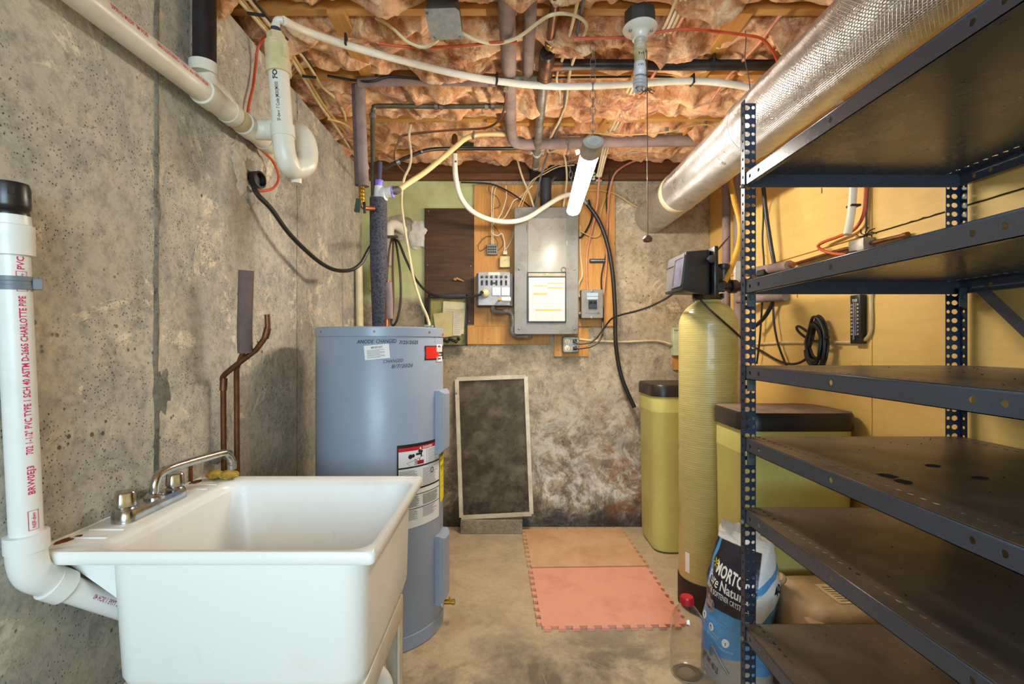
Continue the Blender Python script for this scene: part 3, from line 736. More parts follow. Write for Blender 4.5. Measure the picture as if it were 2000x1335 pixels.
# cables through the chipped hole
bm = B(); c = Xp(492, 352, XL); lathe(bm, [(.030, -.02), (.030, .036), (.024, .038), (.022, .02)], c, (1, -.25, 0), 20)
sleeve = solo('cable_sleeve', bm, M_RUB, 'black plastic cable sleeve in the chipped hole of the left wall', 'sleeve')
def cable(name, label, pts, r, m, seg=7, k=6, group=None, cat='cable'):
    bm = B(); tube(bm, spline(pts, k), r, seg); return solo(name, bm, m, label, cat, group)
cable('orange_cable', 'orange cord looping down the left wall beside the trap', [Xp(534, 66, -.80), Xp(522, 70, -.84), Xp(505, 90, -.88), Xp(499, 130, -.895), Xp(494, 170, -.895), Xp(486, 205, -.895), Xp(482, 245, -.899), Xp(487, 268, -.895), Xp(510, 292, -.88), Xp(533, 315, -.87), Xp(544, 345, -.865), Xp(535, 366, -.868), Xp(510, 373, -.872), Xp(497, 366, -.885)], .0048, M_ORGC)
cable('black_cable', 'thick black cable hanging from the sleeve to the corner behind the heater', [Xp(496, 366, -.885), Xp(505, 382, -.868), Xp(530, 408, -.85), Xp(560, 450, -.835), Xp(590, 482, -.82), Xp(625, 512, -.80), Xp(655, 527, -.77), Xp(685, 527, -.74), Xp(705, 514, -.71), Xp(722, 484, -.68), Xp(740, 465, -.66), P(775, 462, 2.98)], .0088, M_BLKC, 9)

# ================================================================== water heater
HX, HY, HR, HH = -.522, 2.042, .256, 1.212
M_HEAT = mat('blue_grey_enamel', (146, 158, 176), .30, col2=(138, 150, 168), scale=3, lohi=(.4, .8), bump=.03, bscale=14)
wh = thing('water_heater', 'tall blue-grey electric water heater in the left corner with handwritten notes', 'water heater', (HX, HY, 0))
bm = B(); lathe(bm, [(HR-.003, .0), (HR+.001, .003), (HR+.001, .052), (HR-.003, .056), (HR-.001, .062), (HR-.001, 1.171), (HR-.003, 1.175), (HR-.003, 1.176)], (HX, HY, 0), seg=96); part('tank', bm, M_HEAT, wh)
bm = B(); lathe(bm, [(HR-.004, 1.174), (HR+.002, 1.176), (HR+.002, HH-.004), (HR-.003, HH), (HR-.03, HH+.001), (.02, HH+.004)], (HX, HY, 0), seg=96); lid_ = part('lid', bm, M_HEAT, wh)
def hang(px, py):
    """angle and height on the heater shell seen at a photo pixel"""
    d = Vector(((px-CX)/F, 1.0)); a = d.dot(d); b = -2*d.dot(Vector((HX, HY))); c = HX*HX+HY*HY-HR*HR
    t = (-b-math.sqrt(max(0, b*b-4*a*c)))/(2*a); x, y = d.x*t, t
    return math.atan2(x-HX, -(y-HY)), EYE-(py-CY)/F*t
def hf(a0, z0, lift=.0008, slope=0.0):
    def fn(u, v):
        a = a0+(u-slope*v)/HR; r = HR+lift
        return Vector((HX+r*sin(a), HY-r*cos(a), z0+v+slope*u))
    return fn
def hat(px, py, lift=.0008, slope=0.0):
    a, z = hang(px, py); return hf(a, z, lift, slope)
def arc(px0, px1, py=700): return (hang(px1, py)[0]-hang(px0, py)[0])*HR
bm = B()
text(bm, 'ANODE', .0195, hat(697, 670.5, slope=.02), arc(697, 729), .010, .18); text(bm, 'CHANGED', .0195, hat(734, 669.5, slope=.01), arc(734, 774), .010, .15); text(bm, '7/25/2025', .019, hat(779, 671.5, slope=.01), arc(779, 816), .010, .2)
part('handwriting', bm, M_INKB, wh, 'bold navy marker writing')
bm = B(); text(bm, 'CHANGED', .017, hat(748, 709, slope=.06), arc(748, 787), .0, .3); text(bm, '8/7/2026', .019, hat(764, 719, slope=.05), arc(764, 806), .0, .3)
part('handwriting', bm, M_INKB, wh, 'thin pen writing')
bm = B(); text(bm, 'DIS', .017, hat(862, 656, .0028), arc(862, 868, 655)*1.0, .01, .2); part('handwriting', bm, M_REDL, wh, 'red pen writing')
# IMPORTANT sticker
sfn = hat(713, 703, .0006, .09); W_ = arc(713, 762)
bm = B(); patch(bm, sfn, 0, 0, W_, .052, 6, 2); st_ = part('sticker', bm, M_WHITE, wh)
bm = B(); f2 = hat(713, 703, .0012, .09); text(bm, 'IMPORTANT', .011, lambda u, v: f2(u+W_*.28, v+.039), W_*.46, .02)
for k in range(8): patch(bm, f2, W_*.10, .005+.004*k, W_*(.80 if k % 3 else .62), .0062+.004*k, 4, 1)
part('lettering', bm, M_INKG, st_)
# black and red maker's band running off to the right
a0, z0 = hang(829, 703); bz0, bz1 = z0, hang(829, 675)[1]
fb_ = hf(a0, bz0, .0006); Wb = .20
bm = B(); n = 8
top = [fb_(Wb*i/n, bz1-bz0) for i in range(n+1)]; bot = [fb_(Wb*i/n, 0) for i in range(n+1)]
tv = [bm.verts.new(p) for p in top]; bv = [bm.verts.new(p) for p in bot]; mv = bm.verts.new(fb_(.004, (bz1-bz0)/2))
bm.faces.new((bv[0], bv[1], tv[1], tv[0], mv))
for i in range(1, n): bm.faces.new((bv[i], bv[i+1], tv[i+1], tv[i]))
band = part('brand_label', bm, flat('label_black', (26, 22, 20)), wh)
hh = bz1-bz0; f3 = hf(a0, bz0, .0011)
bm = B()
ue = arc(829, 856); patch(bm, f3, .007, hh*.09, ue, hh*.60, 8, 1); patch(bm, f3, .007, hh*.60, ue*1.25, hh*.93, 8, 1)
part('red_field', bm, M_REDL, band)
bm = B(); patch(bm, f3, .078, hh*.55, .14, hh*1.10, 5, 2); patch(bm, f3, .078, -hh*.16, .14, hh*.22, 5, 2); part('white_field', bm, M_WHITE, band)
bm = B(); f4 = hf(a0, bz0, .0016)
for q in ((.088, .90, .098, 1.0), (.096, .95, .106, 1.03), (.104, .90, .116, .98), (.085, .02, .12, .10), (.085, .02, .090, -.10)): patch(bm, f4, q[0], hh*q[1]-.001, q[2], hh*q[3], 2, 1)
part('emblem', bm, flat('logo_purple', (52, 42, 150)), band)
bm = B(); text(bm, 'Heater', .014, lambda u, v: f4(u+.094, v+hh*.30), .035, .02); part('lettering', bm, M_WHITE, band)
# danger and instruction label low on the front right
la, lz = hang(775, 870); lf = hf(la, 0, .0006); LW = arc(775, 857, 900); zt = lz; zb = hang(830, 1022)[1]
bm = B(); patch(bm, lf, 0, zb, LW, zt, 10, 6); lab_ = part('warning_label', bm, flat('label_paper', (222, 224, 226)), wh)
l2 = hf(la, 0, .0011); l3 = hf(la, 0, .0016)
pz = zt-hang(775, 918)[1]
bm = B()
for (u0, v0, u1, v1) in ((0, zt-.012, LW, zt), (0, zt-pz, LW, zt-pz+.006), (0, zb, .006, zt), (LW-.003, zt-pz, LW, zt), (LW*.30, zt-pz*1.92, LW, zt-pz*1.85), (LW*.0, zt-pz*2.15, LW, zt-pz*2.12), (0, zt-pz*2.72, LW, zt-pz*2.69)): patch(bm, l2, u0, v0, u1, v1, 8, 1)
patch(bm, l2, LW*.595, zt-pz+.006, LW*.60, zt-.025, 1, 1)
part('black_print', bm, M_INK, lab_)
bm = B(); patch(bm, l2, .006, zt-.026, LW-.003, zt-.012, 8, 1); part('red_stripe', bm, flat('danger_red', (196, 24, 40)), lab_)
bm = B(); text(bm, 'DANGER', .012, lambda u, v: l3(u+LW*.5, v+zt-.0235), LW*.24, .02); vs_ = [bm.verts.new(l3(LW*.42+a, zt-.0235+b)) for a, b in ((0, 0), (.011, 0), (.0055, .009))]; bm.faces.new(vs_); part('lettering', bm, M_WHITE, lab_)
bm = B()
for k in range(11): patch(bm, l2, LW*.63, zt-.034-.0062*k, LW*(.95 if k % 3 else .86), zt-.0325-.0062*k, 3, 1)
rnd = random.Random(3)
for col_, (ua, ub) in enumerate(((.04, .44), (.50, .93))):
    for k in range(13):
        if col_ == 0 and k > 30: continue
        z_ = zt-pz*1.12-.0052*k
        patch(bm, l2, LW*ua, z_, LW*(ua+(ub-ua)*rnd.uniform(.6, 1)), z_+.0016, 3, 1)
    for k in range(14):
        z_ = zt-pz*2.22-.0052*k*.55*1.0
        patch(bm, l2, LW*ua, z_, LW*(ua+(ub-ua)*rnd.uniform(.8, 1)), z_+.0014, 3, 1)
    for k in range(9):
        z_ = zt-pz*2.78-.0052*k*.8
        if z_ > zb+.004: patch(bm, l2, LW*ua, z_, LW*(ua+(ub-ua)*rnd.uniform(.6, .9)), z_+.0014, 3, 1)
part('fine_print', bm, M_INKG, lab_)
bm = B()   # tap, handles and basin drawing
cu, cv = LW*.38, zt-pz*.50
for (du, dv, rr_) in ((-.030, -.002, .009), (-.018, 0, .007), (.020, .012, .006), (.010, .014, .006)):
    f_ = [bm.verts.new(l2(cu+du+rr_*cos(2*pi*k/12), cv+dv+rr_*sin(2*pi*k/12))) for k in range(12)]; bm.faces.new(f_)
patch(bm, l2, cu-.006, cv, cu+.022, cv+.008, 2, 1); patch(bm, l2, cu+.016, cv-.008, cu+.022, cv+.002, 1, 1)
for a, b in (((-.045, -.026), (.030, -.006)), ((-.045, -.026), (-.020, -.046))):
    patch(bm, lambda u, v, a=a, b=b: l2(cu+a[0]+(b[0]-a[0])*u, cv+a[1]+(b[1]-a[1])*u+v), 0, 0, 1, .0012, 3, 1)
part('pictogram', bm, M_INK, lab_); bm = B()
rr_ = .011; c2 = (LW*.74, zt-pz*1.28)
f_ = [bm.verts.new(l2(c2[0]+rr_*cos(2*pi*k/20), c2[1]+rr_*sin(2*pi*k/20))) for k in range(20)]; g_ = [bm.verts.new(l2(c2[0]+rr_*.72*cos(2*pi*k/20), c2[1]+rr_*.72*sin(2*pi*k/20))) for k in range(20)]
for k in range(20): bm.faces.new((f_[k], f_[(k+1) % 20], g_[(k+1) % 20], g_[k]))
part('pictogram', bm, M_INK, lab_)
bm = B(); hu, hv = LW*.44, zt-pz*.80
patch(bm, l2, hu-.012, hv-.008, hu+.018, hv+.006, 2, 1)
for k in range(4): patch(bm, lambda u, v, k=k: l2(hu-.012-u, hv-.006+.0038*k+v+u*.25*(k-1)), 0, 0, .014, .0024, 2, 1)
patch(bm, lambda u, v: l2(hu-.004+v, hv+.005+u), 0, 0, .009, .004, 1, 1); part('hand_pictogram', bm, flat('hand_red', (150, 20, 34)), lab_)
# yellow energy label further round the shell
ea, ez1 = hang(858.5, 876); ef = hf(ea, 0, .0006); ez0 = hang(862, 978)[1]
bm = B(); patch(bm, ef, .003, ez0, .15, ez1, 8, 4); el_ = part('energy_label', bm, M_YELL, wh)
e2 = hf(ea, 0, .0012); bm = B(); text(bm, 'ENERGYGUIDE', .022, lambda u, v: e2(u+.007, v+ez1-.034), .13, .03); text(bm, '$ 421', .022, lambda u, v: e2(u+.012, v+ez1-.085), .05, .01)
for k in range(6): patch(bm, e2, .008, ez1-.05-.022*k, .14, ez1-.0488-.022*k, 6, 1)
part('lettering', bm, M_INK, el_)
# element covers on the right flank
def cover(z0, z1, a):
    n_ = Vector((sin(a), -cos(a), 0)); t_ = Vector((cos(a), sin(a), 0)); c = Vector((HX, HY, 0))+n_*(HR-.006)
    bm = B(); rings = []
    for d, sx, dz in ((0, .054, 0), (.018, .054, .0), (.030, .044, .010), (.034, .030, .014), (.036, .028, .016)):
        rings.append([c+n_*d+t_*u+Vector((0, 0, z)) for u, z in ((-sx, z0+dz), (sx, z0+dz), (sx, z1-dz), (-sx, z1-dz))])
    loft(bm, rings); part('element_cover', bm, M_HEAT, wh, sharp=20)
cover(.712, .962, radians(80)); cover(.112, .385, radians(80))
va = radians(87); n_ = Vector((sin(va), -cos(va), 0)); vp = Vector((HX, HY, .062+.022))+n_*HR
bm = B(); lathe(bm, [(.022, -.002), (.020, .006), (.010, .008)], vp, n_, 20); part('valve_plate', bm, mat('white_plastic_ring', (214, 214, 212), .4), wh)
bm = B(); lathe(bm, [(.010, .004), (.010, .03), (.0085, .031), (.0085, .036), (.011, .038), (.011, .052), (.008, .053)], vp, n_, 16); obox(bm, vp+n_*.03+Vector((0, 0, .014)), (.006, .006, .014), (0, 0, 0), .001, 1); part('drain_valve', bm, M_BRASS, wh, 'brass drain valve')
for px in (628, 731, 838):
    bm = B(); a, z = hang(px, 652); p = hf(a, 1.193, .002)(0, 0); lathe(bm, [(.0045, 0), (.004, .002), (0, .003)], p, (sin(a), -cos(a), 0), 10, False); part('lid_screw', bm, M_STEEL, wh)
bm = B(); c_ = Vector((-.332, 2.10, HH)); lathe(bm, [(.018, -.001), (.018, .004), (.010, .005), (.010, .013)], c_, seg=14); obox(bm, c_+Vector((-.008, -.004, .012)), (.026, .012, .006), (0, 0, .2), .001, 1); obox(bm, c_+Vector((.010, .004, .010)), (.016, .010, .008), (0, 0, .2), .001, 1); part('cable_clamp', bm, M_STEEL, wh)

# ------------------------------------------------------------------ pipework above the heater
M_FOAMB = mat('speckled_black_foam', (92, 90, 98), .92, col2=(58, 56, 64), scale=120, lohi=(.42, .6), bump=.7, bscale=260, spec=.1)
hp = thing('insulated_riser', 'thick speckled charcoal foam-wrapped pipe rising from the heater top', 'pipe', (-.575, 2.21, HH))
r0, r1 = Vector((-.566, 2.21, HH+.002)), P(739, 388, 2.21)
bm = B(); tube(bm, [r0, r0+(r1-r0)*.12, r0+(r1-r0)*.121, r0+(r1-r0)*.124, r0+(r1-r0)*.125]+spline([r0+(r1-r0)*.13, r0+(r1-r0)*.5+Vector((-.004, 0, 0)), r1], 4), [.038, .038, .0365, .0365, .038]+[.038]*9, 28); part('foam_sleeve', bm, M_FOAMB, hp)
bm = B(); cyl(bm, r1-Vector((0, 0, .02)), r1+Vector((.004, 0, .055)), .021, 18); lathe(bm, [(.024, 0), (.026, .004), (.026, .024), (.022, .026)], r1+Vector((.010, -.002, .012)), (1, -.12, .12), 20); cyl(bm, r1+Vector((0, 0, .026)), r1+Vector((.06, -.006, .030)), .021, 18)
lathe(bm, [(.024, -.004), (.026, .0), (.026, .02), (.020, .022)], r1+Vector((.044, -.004, .028)), (1, -.1, .05), 20); part('cpvc_tee', bm, M_PVCW, hp, 'white plastic tee')
M_PURP = mat('purple_primer', (128, 96, 206), .4, col2=(176, 150, 226), scale=40)
bm = B(); lathe(bm, [(.018, 0), (.019, .002), (.019, .026), (.017, .028)], r1+Vector((.004, 0, .055)), seg=18); part('primer_ring', bm, M_PURP, hp, 'purple primer stain'); bm = B(); lathe(bm, [(.0275, 0), (.0275, .003), (.022, .004)], r1+Vector((.066, -.006, .030)), (1, -.1, .05), 18); part('primer_ring', bm, M_PURP, hp, 'purple primer stain')
bm = B(); cyl(bm, r1+Vector((.004, 0, .083)), r1+Vector((.006, 0, .165)), .011, 14); part('vent_stub', bm, mat('dusky_violet_pipe', (70, 64, 92), .5), hp, 'dusky violet stub')
bm = B(); cyl(bm, r1+Vector((.066, -.006, .031)), r1+Vector((.10, -.01, .040)), .016, 16); lathe(bm, [(.0185, 0), (.0185, .012)], r1+Vector((.076, -.008, .034)), (1, -.1, .2), 16); part('hose_adapter', bm, M_STEEL, hp)
HA = r1+Vector((.098, -.01, .040))
bm = B(); tube(bm, [Vector((-.522, 2.15, HH)), Vector((-.523, 2.15, HH+.02)), P(759, 548, 2.15)], .011, 12); tube(bm, [P(762, 622, 2.14), P(757, 615, 2.14)], .007, 8); solo('copper_stub', bm, M_COPO, 'short copper nipple on the heater top beside the foam riser', 'pipe')
bm = B(); tube(bm, [P(761, 622, 2.13), P(761, 590, 2.13), P(759, 552, 2.13)], .0142, 14); solo('foam_sleeve', bm, M_FOAMP, 'short thin taupe foam sleeve standing behind the heater lid', 'pipe sleeve')
# thin copper line: across under the wool and down to the tee
tl = thing('thin_copper_line', 'thin dull green copper line under the joists with its drop beside the foam riser', 'pipe', P(728, 380, 2.22))
Yt = 2.22
bm = B(); tube(bm, spline([P(729, 386, Yt), P(728, 300, Yt), P(728, 226, Yt), P(731, 211, Yt), P(742, 207, Yt), P(850, 208, Yt), P(982, 207, Yt)], 6), .0105, 12); part('pipe', bm, mat('verdigris_copper', (104, 104, 84), .45, .5, col2=(78, 74, 60), scale=20), tl)
for px in (852, 862, 950, 962):
    bm = B(); lathe(bm, [(.012, -.008), (.0145, -.007), (.0145, .007), (.012, .008)], P(px, 208, Yt), (1, 0, 0), 14); part('coupling', bm, M_STEEL, tl)
bm = B(); lathe(bm, [(.013, 0), (.013, .02)], P(729, 392, Yt), seg=14); part('coupling', bm, M_STEEL, tl); bm = B(); lathe(bm, [(.0125, 0), (.0155, .002), (.0155, .022), (.0125, .024)], P(728, 232, Yt), seg=14); part('coupling', bm, M_STEEL, tl)

# pair of taupe foam drops left of it, ball valve below
fp = thing('foam_covered_drop', 'pair of tall taupe foam-covered pipes hanging left of the charcoal riser', 'pipe', P(708, 365, 2.10))
bm = B(); tube(bm, spline([P(694, 166, 2.10), P(697, 250, 2.10), P(701, 362, 2.10)], 5), .0165, 16); part('rear_sleeve', bm, M_FOAMD, fp)
bm = B(); tube(bm, spline([P(703, 166, 2.075), P(706, 260, 2.075), P(711, 364, 2.075)], 5), .0215, 18); part('front_sleeve', bm, M_FOAMP, fp)
bm = B(); cyl(bm, P(706, 362, 2.08), P(707, 398, 2.08), .0125, 14); 
for py in (370, 377, 384, 391): lathe(bm, [(.0125, -.003), (.0148, 0), (.0125, .003)], P(706.5, py, 2.08), seg=16)
part('union', bm, M_BRASS, fp, 'brass union')
bm = B(); tube(bm, spline([P(707, 396, 2.08), P(708, 402, 2.08), P(713, 406, 2.09), P(730, 407, 2.15)], 5), .0095, 12); part('elbow', bm, M_COPO, fp, 'copper elbow')
bm = B(); obox(bm, P(699, 401, 2.07), (.024, .006, .058), (0, .15, 0), .002, 1); part('tag_handle', bm, mat('green_handle', (52, 74, 52), .5, col2=(40, 58, 42)), fp, 'green valve handle')
bm = B(); obox(bm, P(712, 405, 2.06), (.012, .006, .05), (0, -.05, 0), .003, 2); part('lever', bm, M_RUB, fp)

# taupe foam pipe level under the joists to the right of those drops
bm = B(); tube(bm, spline([P(700, 161, 2.045), P(800, 157, 2.045), P(968, 158, 2.045)], 4), .0215, 16)
solo('foam_covered_pipe', bm, M_FOAMP, 'taupe foam-covered pipe level under a joist from the hanging pair to the hose clip', 'pipe')
# beige conduit in the corner
bm = B(); cyl(bm, (-.855, 2.93, 0), P(701, 518, 2.93), .021, 18); solo('corner_conduit', bm, M_PVCY, 'beige plastic conduit standing in the corner behind the heater', 'pipe')
bm = B(); cyl(bm, (-.765, 3.05, 0), (-.765, 3.05, 1.30), .010, 10); solo('wood_batten', bm, mat('olive_batten', (150, 138, 72), .7), 'thin olive batten in the back corner right of the beige conduit', 'batten')
# white elbow through the back wall
bm = B(); tube(bm, spline([P(758, 520, 2.96), P(759, 470, 2.97), P(762, 442, 2.98), P(775, 440, 3.02), P(790, 452, 3.09)], 5), .030, 18)
lathe(bm, [(.030, 0), (.035, .002), (.035, .03), (.03, .032)], P(759, 474, 2.97), seg=20)
solo('wall_elbow', bm, M_PVC, 'white plastic elbow entering the broken hole in the back wall', 'pipe')
# cord loops hung from that elbow
cable('black_cable', 'black cord loop hanging from the wall elbow beside the foam riser', [P(766, 462, 2.92), P(760, 490, 2.9), P(756, 540, 2.9), P(757, 590, 2.9), P(764, 628, 2.89), P(768, 590, 2.89), P(767, 520, 2.9), P(768, 466, 2.91)], .0065, M_BRNC)
cable('black_cable', 'black cord loop hanging right of the first loop behind the heater', [P(770, 462, 2.91), P(776, 490, 2.9), P(782, 540, 2.89), P(782, 590, 2.89), P(775, 625, 2.88), P(765, 634, 2.88), P(761, 600, 2.88)], .0065, M_BLKC)
cable('generator_cable', 'black cord swagging from the wall elbow to the transfer switch plug', [P(768, 468, 2.90), P(778, 472, 2.89), P(792, 505, 2.89), P(812, 545, 2.89), P(835, 570, 2.88), P(865, 580, 2.87), P(905, 581, 2.87), P(930, 577, 2.87), P(941, 574, 2.87)], .0072, M_BLKC)
cable('speaker_wire', 'cream twin wire dropping from the joist to the heater lid clamp', [P(803, 244, 2.44), P(799, 265, 2.43), P(803, 300, 2.42), P(800, 325, 2.40), P(789, 350, 2.38), P(784, 390, 2.36), P(788, 430, 2.34), P(798, 490, 2.31), P(808, 545, 2.27), P(822, 590, 2.21), P(833, 615, 2.15), P(838, 632, 2.11), Vector((-.334, 2.10, HH+.008))], .0062, M_CREAM)

# ================================================================== electrical gear on the back wall
YP = 2.965
bp = thing('load_center', 'grey enamel breaker panel with a door and plastic page pocket', 'panel', P(1067, 654, YP))
a, b = P(1004, 404, YP), P(1130, 653, YP)
bm = B(); box(bm, (a.x+.012, YP+.004, b.z+.012), (b.x-.012, YB-.019, a.z-.012), .003, 1); part('housing', bm, M_GREYB, bp)
bm = B(); loft(bm, [rrect(a.x, b.z, b.x, a.z, .012, 0, 4), rrect(a.x, b.z, b.x, a.z, .012, -.006, 4), rrect(a.x+.004, b.z+.004, b.x-.004, a.z-.004, .010, -.010, 4)])
bmesh.ops.transform(bm, matrix=Matrix.Translation((0, YP+.006, 0)) @ Matrix(((1, 0, 0, 0), (0, 0, 1, 0), (0, 1, 0, 0), (0, 0, 0, 1))), verts=bm.verts); cov = part('cover', bm, M_GREYB, bp)
da_, db_ = P(1031, 426, YP-.006), P(1106, 533, YP-.006); dbot = P(1106, 628, YP-.006).z
bm = B(); box(bm, (da_.x, YP-.009, dbot), (db_.x, YP-.003, da_.z), .002, 2); door = part('panel_door', bm, mat('lighter_enamel', (164, 160, 152), .30, col2=(140, 132, 120), scale=9, lohi=(.5, .72)), bp)
bm = B()
for px, py in ((1014, 412), (1122, 412), (1014, 526), (1122, 526), (1014, 642), (1122, 642)): lathe(bm, [(.0068, 0), (.006, .003), (.003, .0045)], P(px, py, YP-.004), (0, -1, 0), 12)
part('cover_screw', bm, M_STEEL, bp)
bm = B(); cyl(bm, P(1029.5, 440, YP-.006), P(1029.5, 452, YP-.006), .004, 8); obox(bm, P(1107, 475, YP-.008), (.004, .006, .03), (0, 0, 0)); part('hinge', bm, M_STEEL, bp)
pk = thing('page_pocket', 'clear black-edged page pocket with a highlighted circuit list, hung on the panel', 'page pocket', P(1068, 630, YP-.02))
qa, qb = P(1030, 531, YP-.018), P(1106, 629, YP-.018)
bm = B()
for u0, v0, u1, v1 in ((qa.x, qa.z-.006, qb.x, qa.z), (qa.x, qb.z, qb.x, qb.z+.006), (qa.x, qb.z, qa.x+.006, qa.z), (qb.x-.006, qb.z, qb.x, qa.z), (qa.x, qa.z-.030, qb.x, qa.z-.025)): box(bm, (u0, YP-.0175, v0), (u1, YP-.012, v1), .001, 1)
part('edge', bm, M_RUB, pk)
bm = B(); box(bm, (qa.x+.006, YP-.016, qa.z-.026), (qb.x-.006, YP-.0135, qa.z-.005)); part('header', bm, mat('pocket_header', (168, 152, 124), .3), pk)
bm = B(); box(bm, (qa.x+.010, YP-.0145, qb.z+.007), (qb.x-.008, YP-.0135, qa.z-.033)); page = part('page', bm, flat('page_paper', (212, 206, 196), .5), pk)
pw, ph = qb.x-qa.x-.018, qa.z-.033-qb.z-.007
pf = plane_fn((qa.x+.010, YP-.0145, qb.z+.007), (1, 0, 0), (0, 0, 1), (0, -1, 0), .0004)
bm = B()
for u0, v0, u1, v1 in ((.13, .80, .50, .825), (.52, .86, .97, .885), (.52, .745, .97, .785), (.12, .60, .50, .65), (.18, .235, .90, .275)): patch(bm, pf, pw*u0, ph*v0, pw*u1, ph*v1)
part('highlight', bm, flat('orange_highlighter', (232, 176, 86)), page)
bm = B(); pf2 = plane_fn((qa.x+.010, YP-.0145, qb.z+.007), (1, 0, 0), (0, 0, 1), (0, -1, 0), .0007)
for u in (.12, .20, .51, .86): patch(bm, pf2, pw*u, ph*.36, pw*u+.0008, ph*.9)
for u in (.2, .34, .51, .66): patch(bm, pf2, pw*u, ph*.02, pw*u+.0008, ph*.27)
for v in [.36+.045*k for k in range(13)]+[.02+.05*k for k in range(6)]: patch(bm, pf2, pw*.12, ph*v, pw*.95, ph*v+.0006)
part('table_lines', bm, flat('table_grey', (158, 152, 150)), page)
bm = B(); tube(bm, [P(1101, 526, YP-.018)+Vector((cos(a_)*.014, 0, sin(a_)*.014)) for a_ in [k*pi/8 for k in range(16)]], .0018, 6, closed=True); part('hang_ring', bm, M_STEEL, pk)
bm = B(); lathe(bm, [(.006, 0), (.006, .002), (.0035, .002)], P(1068, 535, YP-.016), (0, -1, 0), 12); part('grommet', bm, M_BRASS, pk)

# transfer switch
YT = 2.96
ts = thing('transfer_switch', 'grey generator transfer switch with six breakers and two meters', 'switch box', P(965, 597, YT))
a, b = P(934, 531, YT), P(996, 596, YT)
bm = B(); box(bm, (a.x-.012, YT+.012, b.z-.004), (b.x+.018, YB-.019, a.z-.006), .002, 1); part('housing', bm, M_DGREY, ts)
bm = B(); box(bm, (a.x, YT, b.z), (b.x, YT+.014, a.z), .002, 1); fp_ = part('face_plate', bm, mat('pale_grey_plate', (168, 168, 170), .4), ts)
bm = B()
for k in range(6): lathe(bm, [(.0085, 0), (.0085, .003), (.0055, .004), (.0055, .009)], P(941.5+9.4*k, 540.5, YT), (0, -1, 0), 12)
part('fuse_button', bm, M_ABS, fp_)
for k in range(6):
    bm = B(); p = P(941.5+9.4*k, 552, YT); obox(bm, p+Vector((0, -.002, 0)), (.012, .006, .030), (0, 0, 0), .001, 1); obox(bm, p+Vector((0, -.006, .004)), (.007, .008, .009), (.3, 0, 0), .001, 1); part('toggle_switch', bm, M_RUB, ts)
bm = B(); obox(bm, P(965, 552.5, YT)+Vector((0, -.007, 0)), (.020, .004, .006), (0, 0, 0)); part('tie_bar', bm, M_RUB, fp_)
bm = B(); box(bm, (P(954, 533, YT).x, YT-.0012, P(954, 536.5, YT).z), (P(976, 531, YT).x, YT, P(976, 531.5, YT).z)); part('paper_strip', bm, M_PAPER, fp_)
for x0 in (961.5, 979.5):
    m0, m1 = P(x0, 561, YT), P(x0+16, 577, YT); bm = B(); box(bm, (m0.x, YT-.008, m1.z), (m1.x, YT, m0.z), .0015, 1); me_ = part('meter', bm, flat('meter_white', (216, 216, 212), .25), ts)
    bm = B(); o_ = Vector(((m0.x+m1.x)/2, YT-.0084, (m0.z+m1.z)/2-.006))
    for k in range(7):
        an = radians(40+100*k/6); p1 = o_+Vector((cos(an)*.014, 0, sin(an)*.014)); p2 = o_+Vector((cos(an)*.019, 0, sin(an)*.019)); beam(bm, p1, p2, .0005, .0012, (0, 0, 1) if k != 3 else (1, 0, 0))
    beam(bm, o_, o_+Vector((-.004, 0, .013)), .0005, .001); text(bm, 'W', .008, plane_fn(o_+Vector((-.004, -.0001, -.012)), (1, 0, 0), (0, 0, 1), (0, -1, 0), .0003)); part('dial', bm, M_INK, me_)
bm = B(); pc = P(948, 573, YT); lathe(bm, [(.026, 0), (.026, .014), (.022, .034), (.012, .046), (.009, .060)], pc, (-.28, -1, 0), 22); plug = part('inlet_plug', bm, mat('cream_plug', (224, 208, 158), .4), ts, 'cream twist-lock plug')
bm = B(); lathe(bm, [(.0095, .056), (.0095, .075)], pc, (-.28, -1, 0), 14); part('cord_grip', bm, M_RUB, plug)
tp_ = P(976, 586, YT); cu_ = thing('bulb_cutter', 'white tube with a yellow tip sticking out below the transfer switch meters', 'tube', tp_)
bm = B(); lathe(bm, [(.013, 0), (.0145, .004), (.0145, .05), (.012, .054)], tp_+Vector((.012, -.05, 0)), (1, -.12, .02), 18); part('tube', bm, M_WHITE, cu_)
bm = B(); lathe(bm, [(.0085, 0), (.0085, .018)], tp_+Vector((-.005, -.048, 0)), (1, -.12, .02), 14); obox(bm, tp_+Vector((-.002, -.02, 0)), (.012, .06, .012), (0, 0, 0), .002, 1); part('tip', bm, mat('yellow_plastic', (232, 186, 44), .4), cu_, 'yellow tip')
bm = B(); lf_ = plane_fn((a.x+.006, YT, b.z+.005), (1, 0, 0), (0, 0, 1), (0, -1, 0), .0003)
for k in range(6): text(bm, str(k+1), .009, lambda u, v, k=k: lf_(u+P(940+9.4*k, 546, YT).x-a.x-.006, v+P(0, 546.8, YT).z-b.z-.005))
part('lettering', bm, M_INK, fp_)
# metal flex from the switch to the panel
fl = spline([P(963, 598, 2.99), P(964, 607, 2.985), P(976, 609, 2.985), P(990, 608, 2.985), P(1000, 615, 2.985), P(1002, 632, 2.985), P(1000, 646, 2.985), P(1008, 656, 2.99), P(1022, 657, 2.99), P(1038, 654, 3.0)], 14)
bm = B(); tube(bm, fl, [.0175+(.0015 if k % 2 else -.001) for k in range(len(fl))], 14); solo('flexible_conduit', bm, M_STEEL, 'grey ribbed flexible conduit curling from the transfer switch under the panel', 'conduit')

